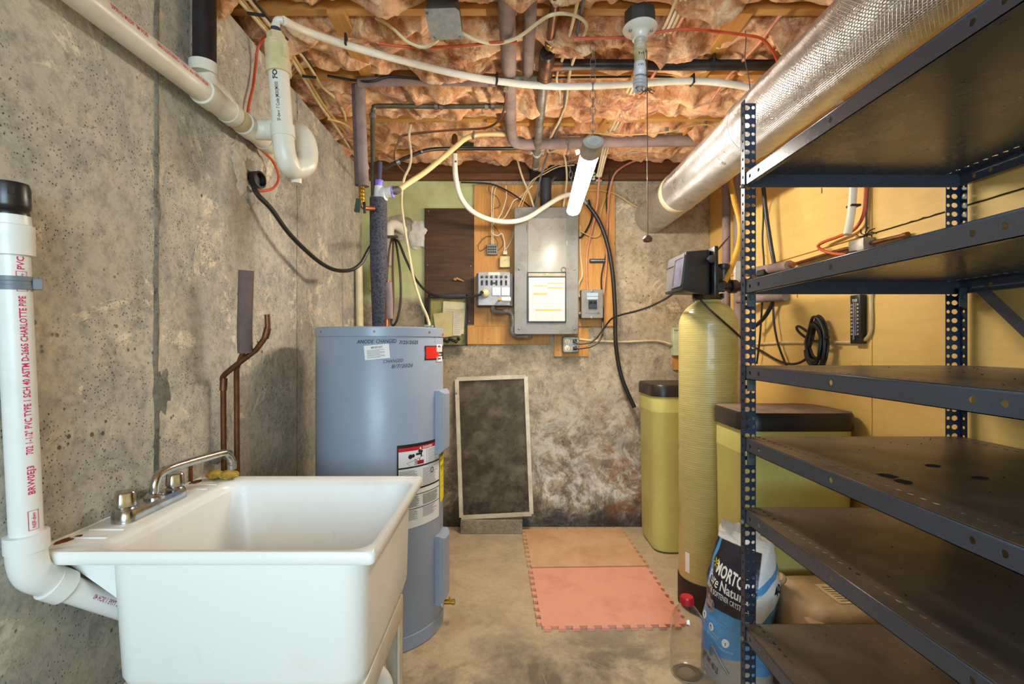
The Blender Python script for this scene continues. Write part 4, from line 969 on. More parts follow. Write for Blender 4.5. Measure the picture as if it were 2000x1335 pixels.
# small boxes
tb = thing('terminal_block', 'small grey telephone terminal block on the orange backboard', 'terminal block', P(962, 497, 3.03))
a, b = P(951, 476, 3.035), P(972, 497, 3.035)
bm = B(); box(bm, (a.x, 3.035, b.z), (b.x, YB-.0185, a.z), .003, 1); part('base', bm, mat('terminal_grey', (132, 126, 116), .5), tb)
bm = B()
for i in range(4):
    for j in range(3): lathe(bm, [(.005, 0), (.005, .004), (.003, .006)], (a.x+.012+.0135*i, 3.035, b.z+.016+.016*j), (0, -1, 0), 8)
part('screw', bm, M_RUB, tb)
jb = thing('phone_jack', 'cream plastic phone jack box on the orange backboard', 'box', P(985, 523, 3.02))
a, b = P(976, 500, 3.03), P(996, 522, 3.03)
bm = B(); box(bm, (a.x, 3.025, b.z), (b.x, YB-.0185, a.z), .004, 2); part('body', bm, mat('cream_plastic', (226, 202, 142), .45), jb)
bm = B(); lathe(bm, [(.004, 0), (.003, .0015)], P(986, 508, 3.025), (0, -1, 0), 10); part('screw', bm, M_STEEL, jb)
bm = B(); p = P(986.5, 494, 3.03); obox(bm, p, (.026, .018, .02), (0, 0, 0), .005, 2); tube(bm, [p+Vector((-.005, 0, .008)), p+Vector((-.005, 0, .022))], .0035, 8); tube(bm, [p+Vector((.006, 0, .008)), p+Vector((.006, 0, .02))], .0035, 8); part('plug', bm, M_WHITEC, jb, 'white plug')

YQ = 2.98
sw = thing('breaker_box', 'small grey two-pole breaker box right of the breaker panel', 'breaker box', P(1157, 622, YQ))
a, b = P(1135.5, 565, YQ), P(1178, 621, YQ)
bm = B(); box(bm, (a.x, YQ, b.z), (b.x, YB-.0185, a.z), .0025, 1); part('enclosure', bm, M_GREYB, sw)
bm = B(); box(bm, (P(1145, 0, YQ).x, YQ-.002, P(0, 612, YQ).z), (P(1169, 0, YQ).x, YQ, P(0, 571, YQ).z), .001, 1); inn = part('cover_plate', bm, M_GREYB, sw)
bm = B(); box(bm, (P(1149, 0, YQ).x, YQ-.014, P(0, 602, YQ).z), (P(1165, 0, YQ).x, YQ-.001, P(0, 586, YQ).z), .001, 1); brk = part('breaker', bm, M_ABS, sw)
bm = B()
for px in (1153, 1161): obox(bm, P(px, 592, YQ)+Vector((0, -.017, .003)), (.016, .008, .014), (.3, 0, 0), .001, 1)
part('toggle', bm, M_RUB, brk)
bm = B(); box(bm, (P(1146, 0, YQ).x, YQ-.0028, P(0, 578, YQ).z), (P(1168, 0, YQ).x, YQ-.002, P(0, 571.5, YQ).z)); box(bm, (P(1146, 0, YQ).x, YQ-.0026, P(0, 584, YQ).z), (P(1168, 0, YQ).x, YQ-.002, P(0, 579.5, YQ).z)); part('sticker', bm, mat('pale_blue_sticker', (172, 192, 206), .4), inn)
bm = B(); tf = plane_fn(P(1166.5, 613, YQ), (1, 0, 0), (0, 0, 1), (0, -1, 0), .0024); text(bm, '15', .018, tf, None, .01); part('lettering', bm, M_INK, inn)
bm = B(); lathe(bm, [(.009, 0), (.009, .004), (.005, .005)], P(1156, 568, YQ), (0, -1, 0), 10); lathe(bm, [(.009, 0), (.009, .004), (.005, .005)], P(1156, 619, YQ), (0, -1, 0), 10); cyl(bm, P(1133, 612, 3.02), P(1127, 612, 3.02), .014, 12); part('knockout', bm, M_STEEL, sw)
bm = B(); box(bm, (bx(1150), YB-.036, bz(514)), (bx(1184), YB-.0185, bz(507)), .002, 1); ns = solo('neutral_bar', bm, M_RUB, 'dark neutral bar with bright screws on the backboard above the breaker box', 'terminal bar')
for k in range(11):
    bm = B(); lathe(bm, [(.0036, 0), (.0036, .005)], (bx(1152.5+2.9*k), YB-.036, bz(510.5)), (0, -1, 0), 8); part('screw', bm, M_CHROME, ns)

YO = 3.01
ob = thing('outlet_box', 'galvanised four-way outlet box under the breaker panel', 'outlet', P(1115, 689, YO))
a, b = P(1099, 657, YO), P(1131, 688, YO)
bm = B(); loft(bm, [rrect(a.x, b.z, b.x, a.z, .012, YB-.016, 4), rrect(a.x, b.z, b.x, a.z, .012, YO, 4), rrect(a.x+.004, b.z+.004, b.x-.004, a.z-.004, .01, YO-.004, 4)])
bmesh.ops.transform(bm, matrix=Matrix(((1, 0, 0, 0), (0, 0, 1, 0), (0, 1, 0, 0), (0, 0, 0, 1))), verts=bm.verts); part('box', bm, M_STEEL, ob)
M_IVORY = mat('ivory_plastic', (230, 214, 176), .4)
for px in (1108, 1122):
    for py in (665.5, 679.5):
        bm = B(); c = P(px, py, YO-.004); lathe(bm, [(.0165, 0), (.0165, .002), (.015, .003)], c, (0, -1, 0), 20); re_ = part('receptacle', bm, M_IVORY, ob)
        if px < 1115:
            bm = B(); 
            for dx in (-.006, .006): obox(bm, c+Vector((dx, -.003, .003)), (.002, .001, .008))
            lathe(bm, [(.003, 0), (.003, .0006)], c+Vector((0, -.003, -.007)), (0, -1, 0), 8); part('slot', bm, M_RUB, re_)
        else:
            bm = B(); obox(bm, c+Vector((0, -.012, 0)), (.024, .022, .024), (0, 0, 0), .005, 2); part('plug', bm, M_RUB, ob, 'black plug')
# pale green surface box near the resin tank
gb = thing('surface_box', 'pale green surface box on the back wall behind the resin tank', 'box', P(1320, 695, 3.03))
bm = B(); box(bm, (bx(1310), 3.035, bz(694)), (bx(1342), YB, bz(640)), .003, 1); part('body', bm, mat('pale_green_plastic', (204, 214, 178), .45), gb)
bm = B(); box(bm, (bx(1311), 3.028, bz(645)), (bx(1342), 3.036, bz(641)), .001, 1); obox(bm, (bx(1308), 3.05, bz(672)), (.012, .012, .012)); part('latch', bm, mat('pale_green_latch', (182, 192, 156), .45), gb)
bm = B(); box(bm, (bx(1314), YB-.016, bz(722)), (bx(1342), YB, bz(694)), .001, 1); solo('wood_chip', bm, M_PLY, 'orange wood offcut on the back wall below the pale green box', 'board')

# hanging document frame left of the backboard
df = thing('document_frame', 'black-edged document case with yellowed papers hung low on the dark panel', 'document case', P(875, 676, 3.0))
a, b = P(837, 574, 3.0), P(912, 675, 3.0)
bm = B()
for q in ((a.x, a.z-.022, b.x, a.z), (a.x, b.z, b.x, b.z+.007), (a.x, b.z, a.x+.008, a.z), (b.x-.007, b.z, b.x, a.z)): box(bm, (q[0], 2.995, q[1]), (q[2], 3.03, q[3]), .002, 1)
part('frame', bm, M_RUB, df)
bm = B(); box(bm, (a.x+.008, 3.024, b.z+.007), (b.x-.007, 3.028, a.z-.022)); part('backing', bm, mat('olive_board', (150, 138, 70), .6, col2=(110, 98, 48), scale=20), df)
for k, (c, s, r_) in enumerate((((886, 620), (44, 62), .06), ((868, 634), (38, 48), -.12), ((893, 632), (16, 46), .02))):
    p = P(c[0], c[1], 3.012-.003*k); bm = B(); obox(bm, p, (s[0]*3.0/F, .0012, s[1]*3.0/F), (0, r_, 0)); sh = part('paper', bm, mat('old_paper_%d' % k, ((214, 200, 160), (206, 186, 130), (214, 204, 176))[k], .8, scale=4), df)
    if k != 1:
        bm = B(); pf_ = plane_fn(p-Vector((s[0]*3.0/F*.4, 0, s[1]*3/F*.42)), (cos(r_), 0, -sin(r_)), (sin(r_), 0, cos(r_)), (0, -1, 0), .001)
        for j in range(12): patch(bm, pf_, 0, .012*j, s[0]*3/F*(.75 if j % 3 else .6), .012*j+.0018)
        part('print_lines', bm, flat('old_print', (150, 138, 116)), sh)
bm = B()
for k in range(9): lump(bm, P(852+5.5*k, 664+3*sin(k*2.1), 3.014), .012, .006, .010, k*1.3, .4, 2)
part('grit', bm, M_RUB, df, 'dark litter in the bottom', True)
bm = B(); lump(bm, P(889, 545, 3.045), .010, .008, .010, 3, .3, 2); cyl(bm, P(891, 543, 3.04), P(906, 549, 3.05), .007, 10, .003); solo('wall_peg', bm, M_STRAP, 'small broken pale wood peg on the dark brown panel', 'peg')

# leaning window screen on its block
ck = B(); box(ck, (P(899, 0, 2.97).x, 2.965, 0), (P(1020, 0, 2.97).x, 3.07, .082), .003, 1)
for v in ck.verts: v.co += Vector((.004*noise.noise(v.co*30), .003*noise.noise(v.co*31), .004*noise.noise(v.co*27) if v.co.z > .03 else 0))
solo('concrete_block', ck, M_BLOCK, 'flat grey concrete block on the floor under the leaning screen', 'block')
ws = thing('window_screen', 'white-framed window screen leaning on the back wall upon a concrete block', 'screen', (-.04, 3.0, .083))
c0, c1, c2, c3 = P(892, 740, 3.065), P(1027, 735, 3.065), P(1038, 1003, 2.985), P(901, 1010, 2.985)
M_SCRF = mat('screen_frame_white', (216, 206, 182), .45, col2=(190, 176, 146), scale=12)
bm = B()
for p, q in ((c0, c1), (c1, c2), (c2, c3), (c3, c0)): beam(bm, p, q, .024, .009, (0, 1, .1) if abs((p-q).z) < .2 else (0, 1, 0))
part('frame', bm, M_SCRF, ws)
q = NT('insect_mesh'); q.set(col=q.mix(q.ramp(q.noise(9, 10, .7), .45, .6), lin((52, 44, 36)), lin((104, 94, 78))), rough=.8, alpha=.62); 
bm = B(); i = .007
bm.faces.new([bm.verts.new(p+Vector((sx*i, .004, sz*i))) for p, sx, sz in ((c0, 1, -1), (c1, -1, -1), (c2, -1, 1), (c3, 1, 1))]); part('mesh', bm, q.m, ws, 'dark dusty insect mesh')
bm = B()
for px, py in ((891, 768), (896, 960), (1034, 940)): obox(bm, P(px, py, 3.02), (.008, .006, .012))
part('pull_tab', bm, M_STEEL, ws)

# ================================================================== pipes under the joists
zf = 2.228
bm = B(); tube(bm, spline([Vector((.0, .8, zf)), Zp(990, 0, zf), Zp(994, 130, zf), Zp(997, 240, zf), P(999, 262, 2.535), P(1004, 275, 2.57), P(1018, 281, 2.585), P(1060, 281, 2.59), P(1240, 276, 2.59), P(1400, 275, 2.59), P(1454, 275, 2.59)], 8), .0285, 18)
solo('foam_covered_pipe', bm, M_FOAMP, 'thick taupe foam-covered pipe running from the photographer then bending right above the lamp', 'pipe')
bm = B(); tube(bm, spline([Vector((.035, .8, 2.235)), Zp(1036, 0, 2.235), Zp(1033, 80, 2.235), Zp(1031, 150, 2.235)], 5), .0215, 16)
solo('foam_covered_pipe', bm, M_FOAMP, 'shorter taupe foam-covered pipe just right of the thick bending one', 'pipe')
wp = thing('copper_drain_pipe', 'tarnished copper pipe overhead ending in a ring above the cleanout plug', 'pipe', Zp(1074, 88, 2.225))
bm = B(); tube(bm, [Vector((.098, .9, 2.225)), Zp(1085, 0, 2.225), Zp(1074, 84, 2.225)], .0155, 16); part('pipe', bm, M_COP, wp)
bm = B(); e_ = Zp(1074, 84, 2.225); lathe(bm, [(.0155, -.01), (.019, -.008), (.019, .006), (.0175, .008), (.0175, .02), (.014, .022)], e_, (0, 1, 0), 18); part('end_ring', bm, M_BRASS, wp)
tn = Zp(1068, 116, 2.222)
cw = thing('drain_cleanout', 'brown copper drain tee with black cleanout plug and pipe running back to the wall', 'pipe', tn)
bm = B(); lathe(bm, [(.027, -.022), (.030, -.018), (.030, .03), (.0275, .034), (.0275, .09), (.030, .092), (.030, .135), (.024, .138)], tn, (.0, 1, -.06), 24)
tube(bm, [tn+Vector((0, .035, 0)), tn+Vector((.062, .035, 0))], [.0225, .0225], 18); part('tee', bm, M_COP, cw)
bm = B(); lathe(bm, [(.028, -.040), (.028, -.022)], tn, (0, 1, -.06), 24); obox(bm, tn+Vector((0, -.043, .002)), (.030, .010, .010), (0, -.5, 0), .001, 1); part('cleanout_plug', bm, M_ABS, cw, 'black plastic plug')
te = P(1046, 326, 2.86)
bm = B(); tube(bm, [tn+Vector((-.002, .13, -.008)), te], .0195, 18); lathe(bm, [(.0195, -.02), (.0225, -.018), (.0225, .004), (.019, .006)], te, (te-tn), 18); part('tail_pipe', bm, M_STEEL, cw)
hb = tn+(te-tn)*.82
bm = B(); lathe(bm, [(.020, -.009), (.0235, -.009), (.0235, .009), (.020, .009)], hb, (te-tn), 20)
for sx in (-1, 1):
    obox(bm, hb+Vector((sx*.030, 0, .004)), (.016, .016, .010), (0, 0, 0), .002, 1); lathe(bm, [(.006, -.012), (.006, .012)], hb+Vector((sx*.034, 0, .004)), (0, 1, 0), 10)
part('split_ring', bm, mat('white_clamp', (206, 202, 194), .4), cw, 'pale split-ring hanger')
bm = B()
tube(bm, spline([P(1058, 152, 1.99), P(1030, 155, 1.99), P(1000, 153, 1.985), P(985, 158, 1.98)], 4), [.014, .0165, .015, .0165, .014, .0165, .015, .016, .014, .016, .015, .016, .014], 12)
cyl(bm, P(987, 157, 1.98), P(988, 178, 1.98), .011, 12); solo('drain_valve_fitting', bm, mat('corroded_brass', (96, 82, 58), .6, .5, col2=(170, 160, 130), scale=60), 'corroded brass valve fitting where hose and thick foam pipe cross', 'pipe fitting')
cable('thin_tube', 'brown thin tube curving down left of the thick foam pipe', [P(988, 176, 1.985), P(987, 200, 2.05), P(980, 226, 2.2), P(965, 243, 2.36), P(940, 251, 2.44), P(880, 254, 2.45), P(800, 262, 2.45), P(782, 270, 2.45), P(771, 300, 2.47), P(775, 320, 2.5), P(790, 336, 2.56), P(812, 352, 2.66)], .0055, M_COP)
bd = thing('black_drain_pipe', 'black plastic drain pipe crossing under the joists to the silver duct', 'pipe', P(1300, 135, 1.945))
p0, p1 = tn+Vector((.055, .035, 0)), P(1524, 126, tn.y+.035)
p1.z = p0.z-.002
bm = B(); cyl(bm, p0, p1, .0195, 20); part('pipe', bm, M_ABS, bd)
hx = P(1390, 126, tn.y+.035).x
bm = B(); lathe(bm, [(.020, -.012), (.0225, -.012), (.0225, .012), (.020, .012)], Vector((hx, p0.y, p0.z)), (1, 0, 0), 20); tube(bm, spline([Vector((hx, p0.y-.02, p0.z)), Vector((hx, p0.y-.024, p0.z+.03)), Vector((hx, p0.y-.012, p0.z+.045)), Vector((hx, p0.y+.005, p0.z+.043))], 4), .006, 8); part('hanger', bm, M_RUB, bd)
# hoses at the back: copper drop with white hose, joined to a black one
wv = thing('hose_drop', 'short corroded pipe drop feeding the white hose left of the breaker panel', 'pipe', P(888, 322, 2.62))
bm = B(); tube(bm, [P(886, 240, 2.62), P(887, 262, 2.62), P(888, 262, 2.62), P(888, 280, 2.62), P(888, 281, 2.62), P(889, 318, 2.62)], [.017, .017, .017, .016, .0095, .0095], 12); part('pipe', bm, M_COP, wv)
bm = B(); obox(bm, P(912, 282, 2.63), (.074, .012, .020), (0, .03, 0), .002, 1); part('lever', bm, mat('dark_green_lever', (24, 62, 44), .4), wv, 'dark green lever')
cable('white_hose', 'thick white hose sagging in front of the breaker panel to the lamp', [P(888, 300, 2.62), P(890, 345, 2.64), P(900, 385, 2.70), P(922, 412, 2.78), P(955, 428, 2.84), P(995, 433, 2.87), P(1030, 425, 2.89), P(1065, 403, 2.91), P(1095, 385, 2.93), P(1120, 380, 2.95), P(1145, 392, 2.97)], .0145, M_PEX, 14, 7, cat='hose')
cable('black_hose', 'thick black hose hanging free from the lamp end down the back wall', [P(1140, 390, 2.96), P(1150, 402, 2.965), P(1170, 432, 2.97), P(1186, 475, 2.975), P(1196, 530, 2.98), P(1201, 600, 2.985), P(1202, 660, 2.99), P(1207, 705, 3.0), P(1217, 745, 3.0), P(1239, 795, 3.0)], .0125, M_RUB, 12, 7, cat='hose')
bm = B(); tube(bm, [P(1136, 386, 2.955), P(1146, 398, 2.965)], .0165, 12); solo('hose_clamp', bm, M_STEEL, 'steel clamp joining the white hose to the black hose', 'clamp')
cable('relief_hose', 'yellowed hose rising from the white tee to the joist left of the thick pipe', [HA, P(800, 356, 2.24), P(830, 336, 2.32), P(862, 310, 2.40), P(888, 288, 2.46), P(912, 269, 2.50), P(940, 262, 2.53), P(1000, 262, 2.56)], .0128, M_PEXY, 14, 7, cat='hose')
bm = B(); obox(bm, P(925, 264, 2.505), (.012, .034, .034), (0, .2, 0), .003, 1); solo('pipe_strap', bm, M_STEEL, 'steel strap holding the yellowed hose under the joist', 'strap')
cable('black_tube', 'black plastic tube running from the tee up across under the back joist', [r1+Vector((.006, 0, .160)), P(748, 328, 2.25), P(765, 321, 2.32), P(800, 305, 2.42), P(840, 292, 2.50), P(900, 290, 2.58), P(980, 290, 2.62), P(1060, 287, 2.66), P(1140, 272, 2.68)], .0095, M_ABS, 10, cat='hose')
bm = B(); lathe(bm, [(.012, 0), (.012, .018)], P(774, 318, 2.34), (1, .1, .4), 12); lathe(bm, [(.011, 0), (.011, .01)], P(822, 297, 2.46), (1, .1, .3), 12); solo('clamp_pair', bm, M_STEEL, 'bright clamps on the black tube above the white tee', 'clamp')

# steel junction box on the wool
M_GALV = mat('spangled_galvanised', (176, 176, 170), .45, .25, col2=(150, 150, 142), scale=34)
jx = thing('junction_box', 'square galvanised junction box tilted on the ceiling wool', 'junction box', P(868, 45, 1.66))
jc = Zp(868, 47, 2.195); RX = Euler((-.30, 0, -.05)).to_matrix()
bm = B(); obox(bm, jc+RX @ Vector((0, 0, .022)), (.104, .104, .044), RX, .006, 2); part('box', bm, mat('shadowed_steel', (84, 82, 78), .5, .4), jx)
bm = B(); rr_ = [Vector(p) for p in ((-.055, -.055, 0), (.045, -.055, 0), (.055, -.045, 0), (.055, .055, 0), (-.045, .055, 0), (-.055, .045, 0))]; prism(bm, [jc+RX @ p for p in rr_], RX @ Vector((0, 0, -.003))); part('cover', bm, M_GALV, jx)
bm = B()
for sx, sy in ((-.048, -.043), (.046, .046), (-.040, .044)): lathe(bm, [(.005, 0), (.004, .003), (0, .004)], jc+RX @ Vector((sx, sy, -.003)), RX @ Vector((0, 0, -1)), 10, False)
part('screw', bm, M_STEEL, jx)

# porcelain lamp holder with extension and spiral bulb
lp = Vector((.433, 1.60, 0)); lz = 2.165
lh = thing('lamp_holder', 'white porcelain ceiling lamp holder with stacked adapters and spiral bulb, unlit', 'lamp', (lp.x, lp.y, 1.98))
bm = B(); lathe(bm, [(.050, 0), (.050, .05)], lp+Vector((0, 0, lz+.012)), seg=8); part('octagon_box', bm, mat('box_grey', (74, 70, 64), .6, .3), lh)
bm = B(); lathe(bm, [(.020, -.030), (.024, -.028), (.026, -.012), (.034, -.004), (.052, .002), (.056, .008), (.054, .012)], lp+Vector((0, 0, lz)), seg=40); part('porcelain_base', bm, mat('porcelain', (226, 218, 204), .2, col2=(214, 202, 182), scale=6), lh)
bm = B(); 
for sx in (-1, 1): lathe(bm, [(.006, 0), (.005, .004)], lp+Vector((sx*.034, -.012, lz-.0045)), (0, 0, -1), 10)
part('screw', bm, M_STEEL, lh)
bm = B(); lathe(bm, [(.017, -.062), (.0185, -.058), (.0185, -.050), (.0165, -.048), (.0185, -.045), (.0185, -.040), (.0165, -.038), (.0185, -.034), (.0185, -.028)], lp+Vector((0, 0, lz)), seg=26); part('socket', bm, mat('ivory_socket', (206, 196, 172), .35), lh)
bm = B(); lathe(bm, [(.0165, -.104), (.0175, -.100), (.0175, -.070), (.0215, -.066), (.0215, -.060), (.017, -.058)], lp+Vector((0, 0, lz)), seg=26); ad_ = part('outlet_adapter', bm, mat('olive_ivory', (186, 176, 138), .4), lh)
bm = B()
for dx in (-.0065, .0065): obox(bm, lp+Vector((dx, -.0178, lz-.080)), (.0022, .002, .007))
lathe(bm, [(.0018, 0), (.0018, .001)], lp+Vector((0, -.0175, lz-.081)), (0, -1, 0), 8); part('slot', bm, M_RUB, ad_)
bm = B(); lathe(bm, [(.016, -.146), (.0200, -.140), (.0205, -.128), (.0190, -.112), (.0185, -.104), (.015, -.102)], lp+Vector((0, 0, lz)), seg=28); bb_ = part('bulb_base', bm, mat('bulb_white', (222, 222, 224), .3), lh)
bm = B(); fnb = lambda u, v: lp+Vector((.0196*sin(u/.0196), -.0199*cos(u/.0196), lz-.122+v)); text(bm, 'CFL', .010, lambda u, v: fnb(u-.010, v), .02, .02); part('lettering', bm, flat('blue_ink', (62, 72, 120)), bb_)
bm = B(); tube(bm, spline([lp+Vector((.0165*cos(a), .0165*sin(a), lz-.150-.0018*a)) for a in [k*pi/8 for k in range(0, 56)]], 1)+[], .0062, 10)
lathe(bm, [(.005, 0), (.010, .006), (.010, .04), (.008, .046)], lp+Vector((0, 0, lz-.192)), seg=14); part('spiral_tube', bm, mat('spiral_glass', (206, 206, 206), .25), lh)
ps = thing('pull_string', 'long pull string with a small brown knob hanging below the lamp holder', 'pull cord', P(1265, 470, 1.60))
bm = B(); tube(bm, [lp+Vector((.020, -.008, lz-.068)), P(1264, 172, 1.6), P(1265, 462, 1.6)], .0016, 6); part('string', bm, M_BRNC, ps)
bm = B(); lathe(bm, [(.003, .016), (.012, .010), (.016, .002), (.013, -.006), (.002, -.009)], P(1265, 468, 1.6), seg=18); part('knob', bm, mat('brown_knob', (112, 72, 50), .35), ps)
bm = B(); 
for k in range(7): a = k*.9; tube(bm, spline([P(1264, 172, 1.6), P(1264, 172, 1.6)+Vector((.012*cos(a), .006*sin(a), -.004-.002*k)), P(1264, 172, 1.6)+Vector((.026*cos(a), .01*sin(a), .010*sin(a*2)-.012))], 3), .0016, 5)
part('knot', bm, M_BRNC, ps)

# ================================================================== the tube light
la_, lb_ = P(1159, 276, 1.70), P(1119, 414, 2.60)
ldir = (lb_-la_).normalized(); side = Vector((0, 0, 1)).cross(ldir).normalized()*-1; upv = ldir.cross(side)*-1
if upv.z < 0: upv = -upv
tlm = thing('tube_light', 'lit white tube light hung on chains above the breaker panel', 'light', la_)
def lring(t, wd, hi, lo):
    c = la_+ldir*t; out = []
    for k in range(20):
        a = 2*pi*k/20; y = sin(a); out.append(c+side*(cos(a)*wd)+upv*(y*hi if y > 0 else y*lo))
    return out
LL = (lb_-la_).length
bm = B(); loft(bm, [lring(.075, .034, .012, .024), lring(.10, .035, .012, .027), lring(LL-.03, .034, .012, .026), lring(LL-.008, .030, .011, .020), lring(LL, .018, .008, .010)])
qd = NT('lit_diffuser'); qd.set(col=(.9, .9, .9, 1), emit=(*TUBE_COLOR, 1), es=TUBE_STRENGTH); part('diffuser', bm, qd.m, tlm, 'glowing white diffuser')
bm = B(); loft(bm, [[p+upv*.013 for p in lring(.02, .030, .010, .001)], [p+upv*.013 for p in lring(LL-.02, .030, .010, .001)]]); part('housing', bm, mat('lamp_white', (214, 210, 204), .4), tlm)
bm = B(); loft(bm, [lring(-.012, .026, .014, .018), lring(-.004, .036, .019, .026), lring(.07, .038, .020, .028), lring(.105, .0375, .020, .0285)]); part('end_cap', bm, mat('lamp_end_grey', (196, 192, 182), .4), tlm)
def chain(name, p, q, parent, n):
    bm = B(); d = q-p
    for k in range(n):
        c = p+d*((k+.5)/n); h = d.length/n*.66
        ax_ = Vector((1, 0, 0)) if k % 2 else Vector((0, 1, 0))
        tube(bm, [c+Vector((0, 0, 1))*h*sin(a)+ax_*h*.5*cos(a) for a in [j*pi/5 for j in range(10)]], .0014, 5, closed=True)
    part(name, bm, M_STEEL, parent, None, False)
chain('hanging_chain', la_+ldir*.02+upv*.018, Vector((la_.x+.004, la_.y+.03, 2.262)), tlm, 14)
cq_ = la_+ldir*(LL*.93)+upv*.02
chain('hanging_chain', cq_, Vector((cq_.x-.04, cq_.y, 2.262)), tlm, 14)
bm = B(); rc = P(1136, 294, 1.86); obox(bm, rc+Vector((.008, 0, 0)), (.026, .020, .018), (0, .2, 0), .004, 2); part('switch', bm, mat('red_clip', (212, 44, 40), .4), tlm, 'red switch')
bm = B(); obox(bm, rc+Vector((-.016, -.002, -.006)), (.018, .014, .016), (0, -.4, 0), .004, 2); part('switch_tip', bm, M_WHITEC, tlm)

# ================================================================== silver duct
def foil():
    q = NT('quilted_foil'); s = q.sep('UV')
    u = q.math('MULTIPLY', s[0], 124.0); v = q.math('MULTIPLY', s[1], 124/.69)
    def line(x): return q.ramp(q.math('ABSOLUTE', q.math('SUBTRACT', q.math('FRACT', x), .5)), 0, .13, 1, 0)
    g = q.math('MAXIMUM', line(u), q.math('MAXIMUM', line(q.math('ADD', q.math('MULTIPLY', u, .5), q.math('MULTIPLY', v, .5))), line(q.math('SUBTRACT', q.math('MULTIPLY', u, .5), q.math('MULTIPLY', v, .5)))))
    n = q.noise(26, 8, .7); n2 = q.noise(7, 5, .6)
    q.set(col=q.mix(q.ramp(n, .35, .7), lin((224, 226, 230)), lin((196, 196, 198))), metal=.95, rough=q.ramp(n2, .3, .7, .24, .40))
    h = q.math('ADD', q.math('MULTIPLY', g, .35), q.math('ADD', q.math('MULTIPLY', n, .7), q.math('MULTIPLY', n2, 1.2)))
    q.bump(h, .6, .006); return q.m
M_FOIL = foil()
DX, DZ, DR = .904, 1.940, .1045
dk = thing('silver_duct', 'long round silver foil-wrapped duct running to the back wall', 'duct', (DX, 1.6, DZ-DR))
def duct(y0, y1, r0, r1, n): 
    bm = B(); pts = [Vector((DX, y0+(y1-y0)*k/n, DZ)) for k in range(n+1)]
    rs = [r0+(r1-r0)*k/n+.0022*noise.noise((k*.37, r0*50, 3)) for k in range(n+1)]
    tube(bm, pts, rs, 72, True, False, True); return bm
part('foil_sleeve', duct(.15, 1.80, .1075, .1075, 60), M_FOIL, dk); part('foil_sleeve', duct(1.795, 2.92, .1035, .1035, 40), M_FOIL, dk)
bm = B(); tube(bm, [Vector((DX, 1.775+.02*k, DZ)) for k in range(4)], [.1088, .1108, .1095, .1045], 60, True, False, True); part('joint_band', bm, M_FOIL, dk)
bm = B(); tube(bm, [Vector((DX, y, DZ)) for y in (2.55, 2.553, 2.595, 2.598)], [.1035, .1055, .1055, .1035], 48, True, False, True); part('tape_band', bm, mat('cream_tape', (206, 192, 158), .5), dk)
bm = B(); tube(bm, [Vector((DX, y, DZ)) for y in (2.91, 2.92, 3.075)], [.100, .1025, .1025], 48); part('end_collar', bm, mat('dull_tin', (196, 192, 184), .42, .6, col2=(170, 164, 154), scale=9), dk)
bm = B(); tube(bm, spline([P(1452, 40, 1.75), P(1457, 75, 1.76), P(1455, 115, 1.765), P(1463, 155, 1.77), P(1466, 200, 1.775)], 4), .0018, 5); solo('hanger_wire', bm, M_BRNC, 'thin dark kinked wire holding the duct beside the shelf post', 'wire')

# ================================================================== cables stapled along the ceiling
zc = 2.238
def zs(pts, z=zc): return [Zp(x, y, z) for x, y in pts]
cable('white_cable', 'cream cable from the junction box arching over the pipes to the breaker panel', [Zp(898, 62, 2.205)]+zs([(930, 78), (968, 85)], 2.19)+zs([(1010, 74), (1050, 45), (1078, 29)], 2.19)+zs([(1110, 27), (1135, 36), (1146, 54), (1131, 88), (1115, 134)], 2.215)+zs([(1109, 170), (1106, 200), (1095, 231), (1081, 257), (1070, 280)], 2.225)+[P(1072, 297, 2.75), P(1092, 292, 2.78), P(1103, 308, 2.85), P(1107, 350, 2.93), P(1101, 400, 2.98), P(1100, 408, 2.99)], .0058, M_CREAM)
cable('white_cable', 'cream cable dipping left from the junction box into the wool', [Zp(857, 66, 2.200), Zp(852, 80, 2.18), Zp(828, 92, 2.18), Zp(797, 82, 2.19), Zp(770, 58, 2.21), Zp(748, 42, 2.235), Zp(735, 36, 2.26)], .0055, M_CREAM)
cable('white_cable', 'straight cream cable right of the cleanout plug from the frame top edge', zs([(1133, -20), (1120, 39), (1102, 105)], 2.22)+zs([(1088, 145), (1089, 165), (1094, 182), (1094, 206)], 2.235), .0058, M_CREAM)
cable('blue_cable', 'grey-blue cable running from the frame top down to the breaker panel top', zs([(1141, -10), (1128, 60), (1117, 115), (1108, 165), (1100, 220), (1082, 272)], 2.226)+[P(1070, 300, 2.78), P(1056, 345, 2.9), P(1046, 400, 2.98), P(1045, 408, 2.99)], .0055, M_BLUEC)
for dx, lab in ((0, 'leftmost cream cable of the bundle on the running board right of the lamp holder'), (9, 'middle cream cable of the bundle on the running board right of the lamp holder'), (18, 'rightmost cream cable of the bundle on the running board right of the lamp holder')):
    k_ = dx/9.0
    cable('board_cable', lab, zs([(1325+dx, -10), (1298+dx*.95, 52), (1268+dx*.9, 105), (1246+dx*.9, 140), (1226+dx*.85, 178), (1202+dx*.8, 236)], 2.243-.002*k_)+[P(1184+dx*.6, 272, 2.68+.02*k_), P(1176+dx*.5, 300, 2.8), P(1166+dx*.4, 345, 2.9)], .0056, (M_CREAM, M_WHITEC, M_CREAM)[int(k_)])
cable('salmon_cable', 'salmon pink cable from the ceiling down to the small breaker box', zs([(1353, 0), (1317, 65), (1296, 113), (1270, 157), (1238, 204), (1212, 252)], 2.236)+[P(1203, 280, 2.72), P(1196, 296, 2.8), P(1184, 302, 2.86), P(1172, 335, 2.93), P(1166, 400, 2.99), P(1156, 450, 3.03), P(1147, 490, 3.04), P(1146, 540, 3.03), P(1148, 568, 3.02)], .0062, M_PINKC)
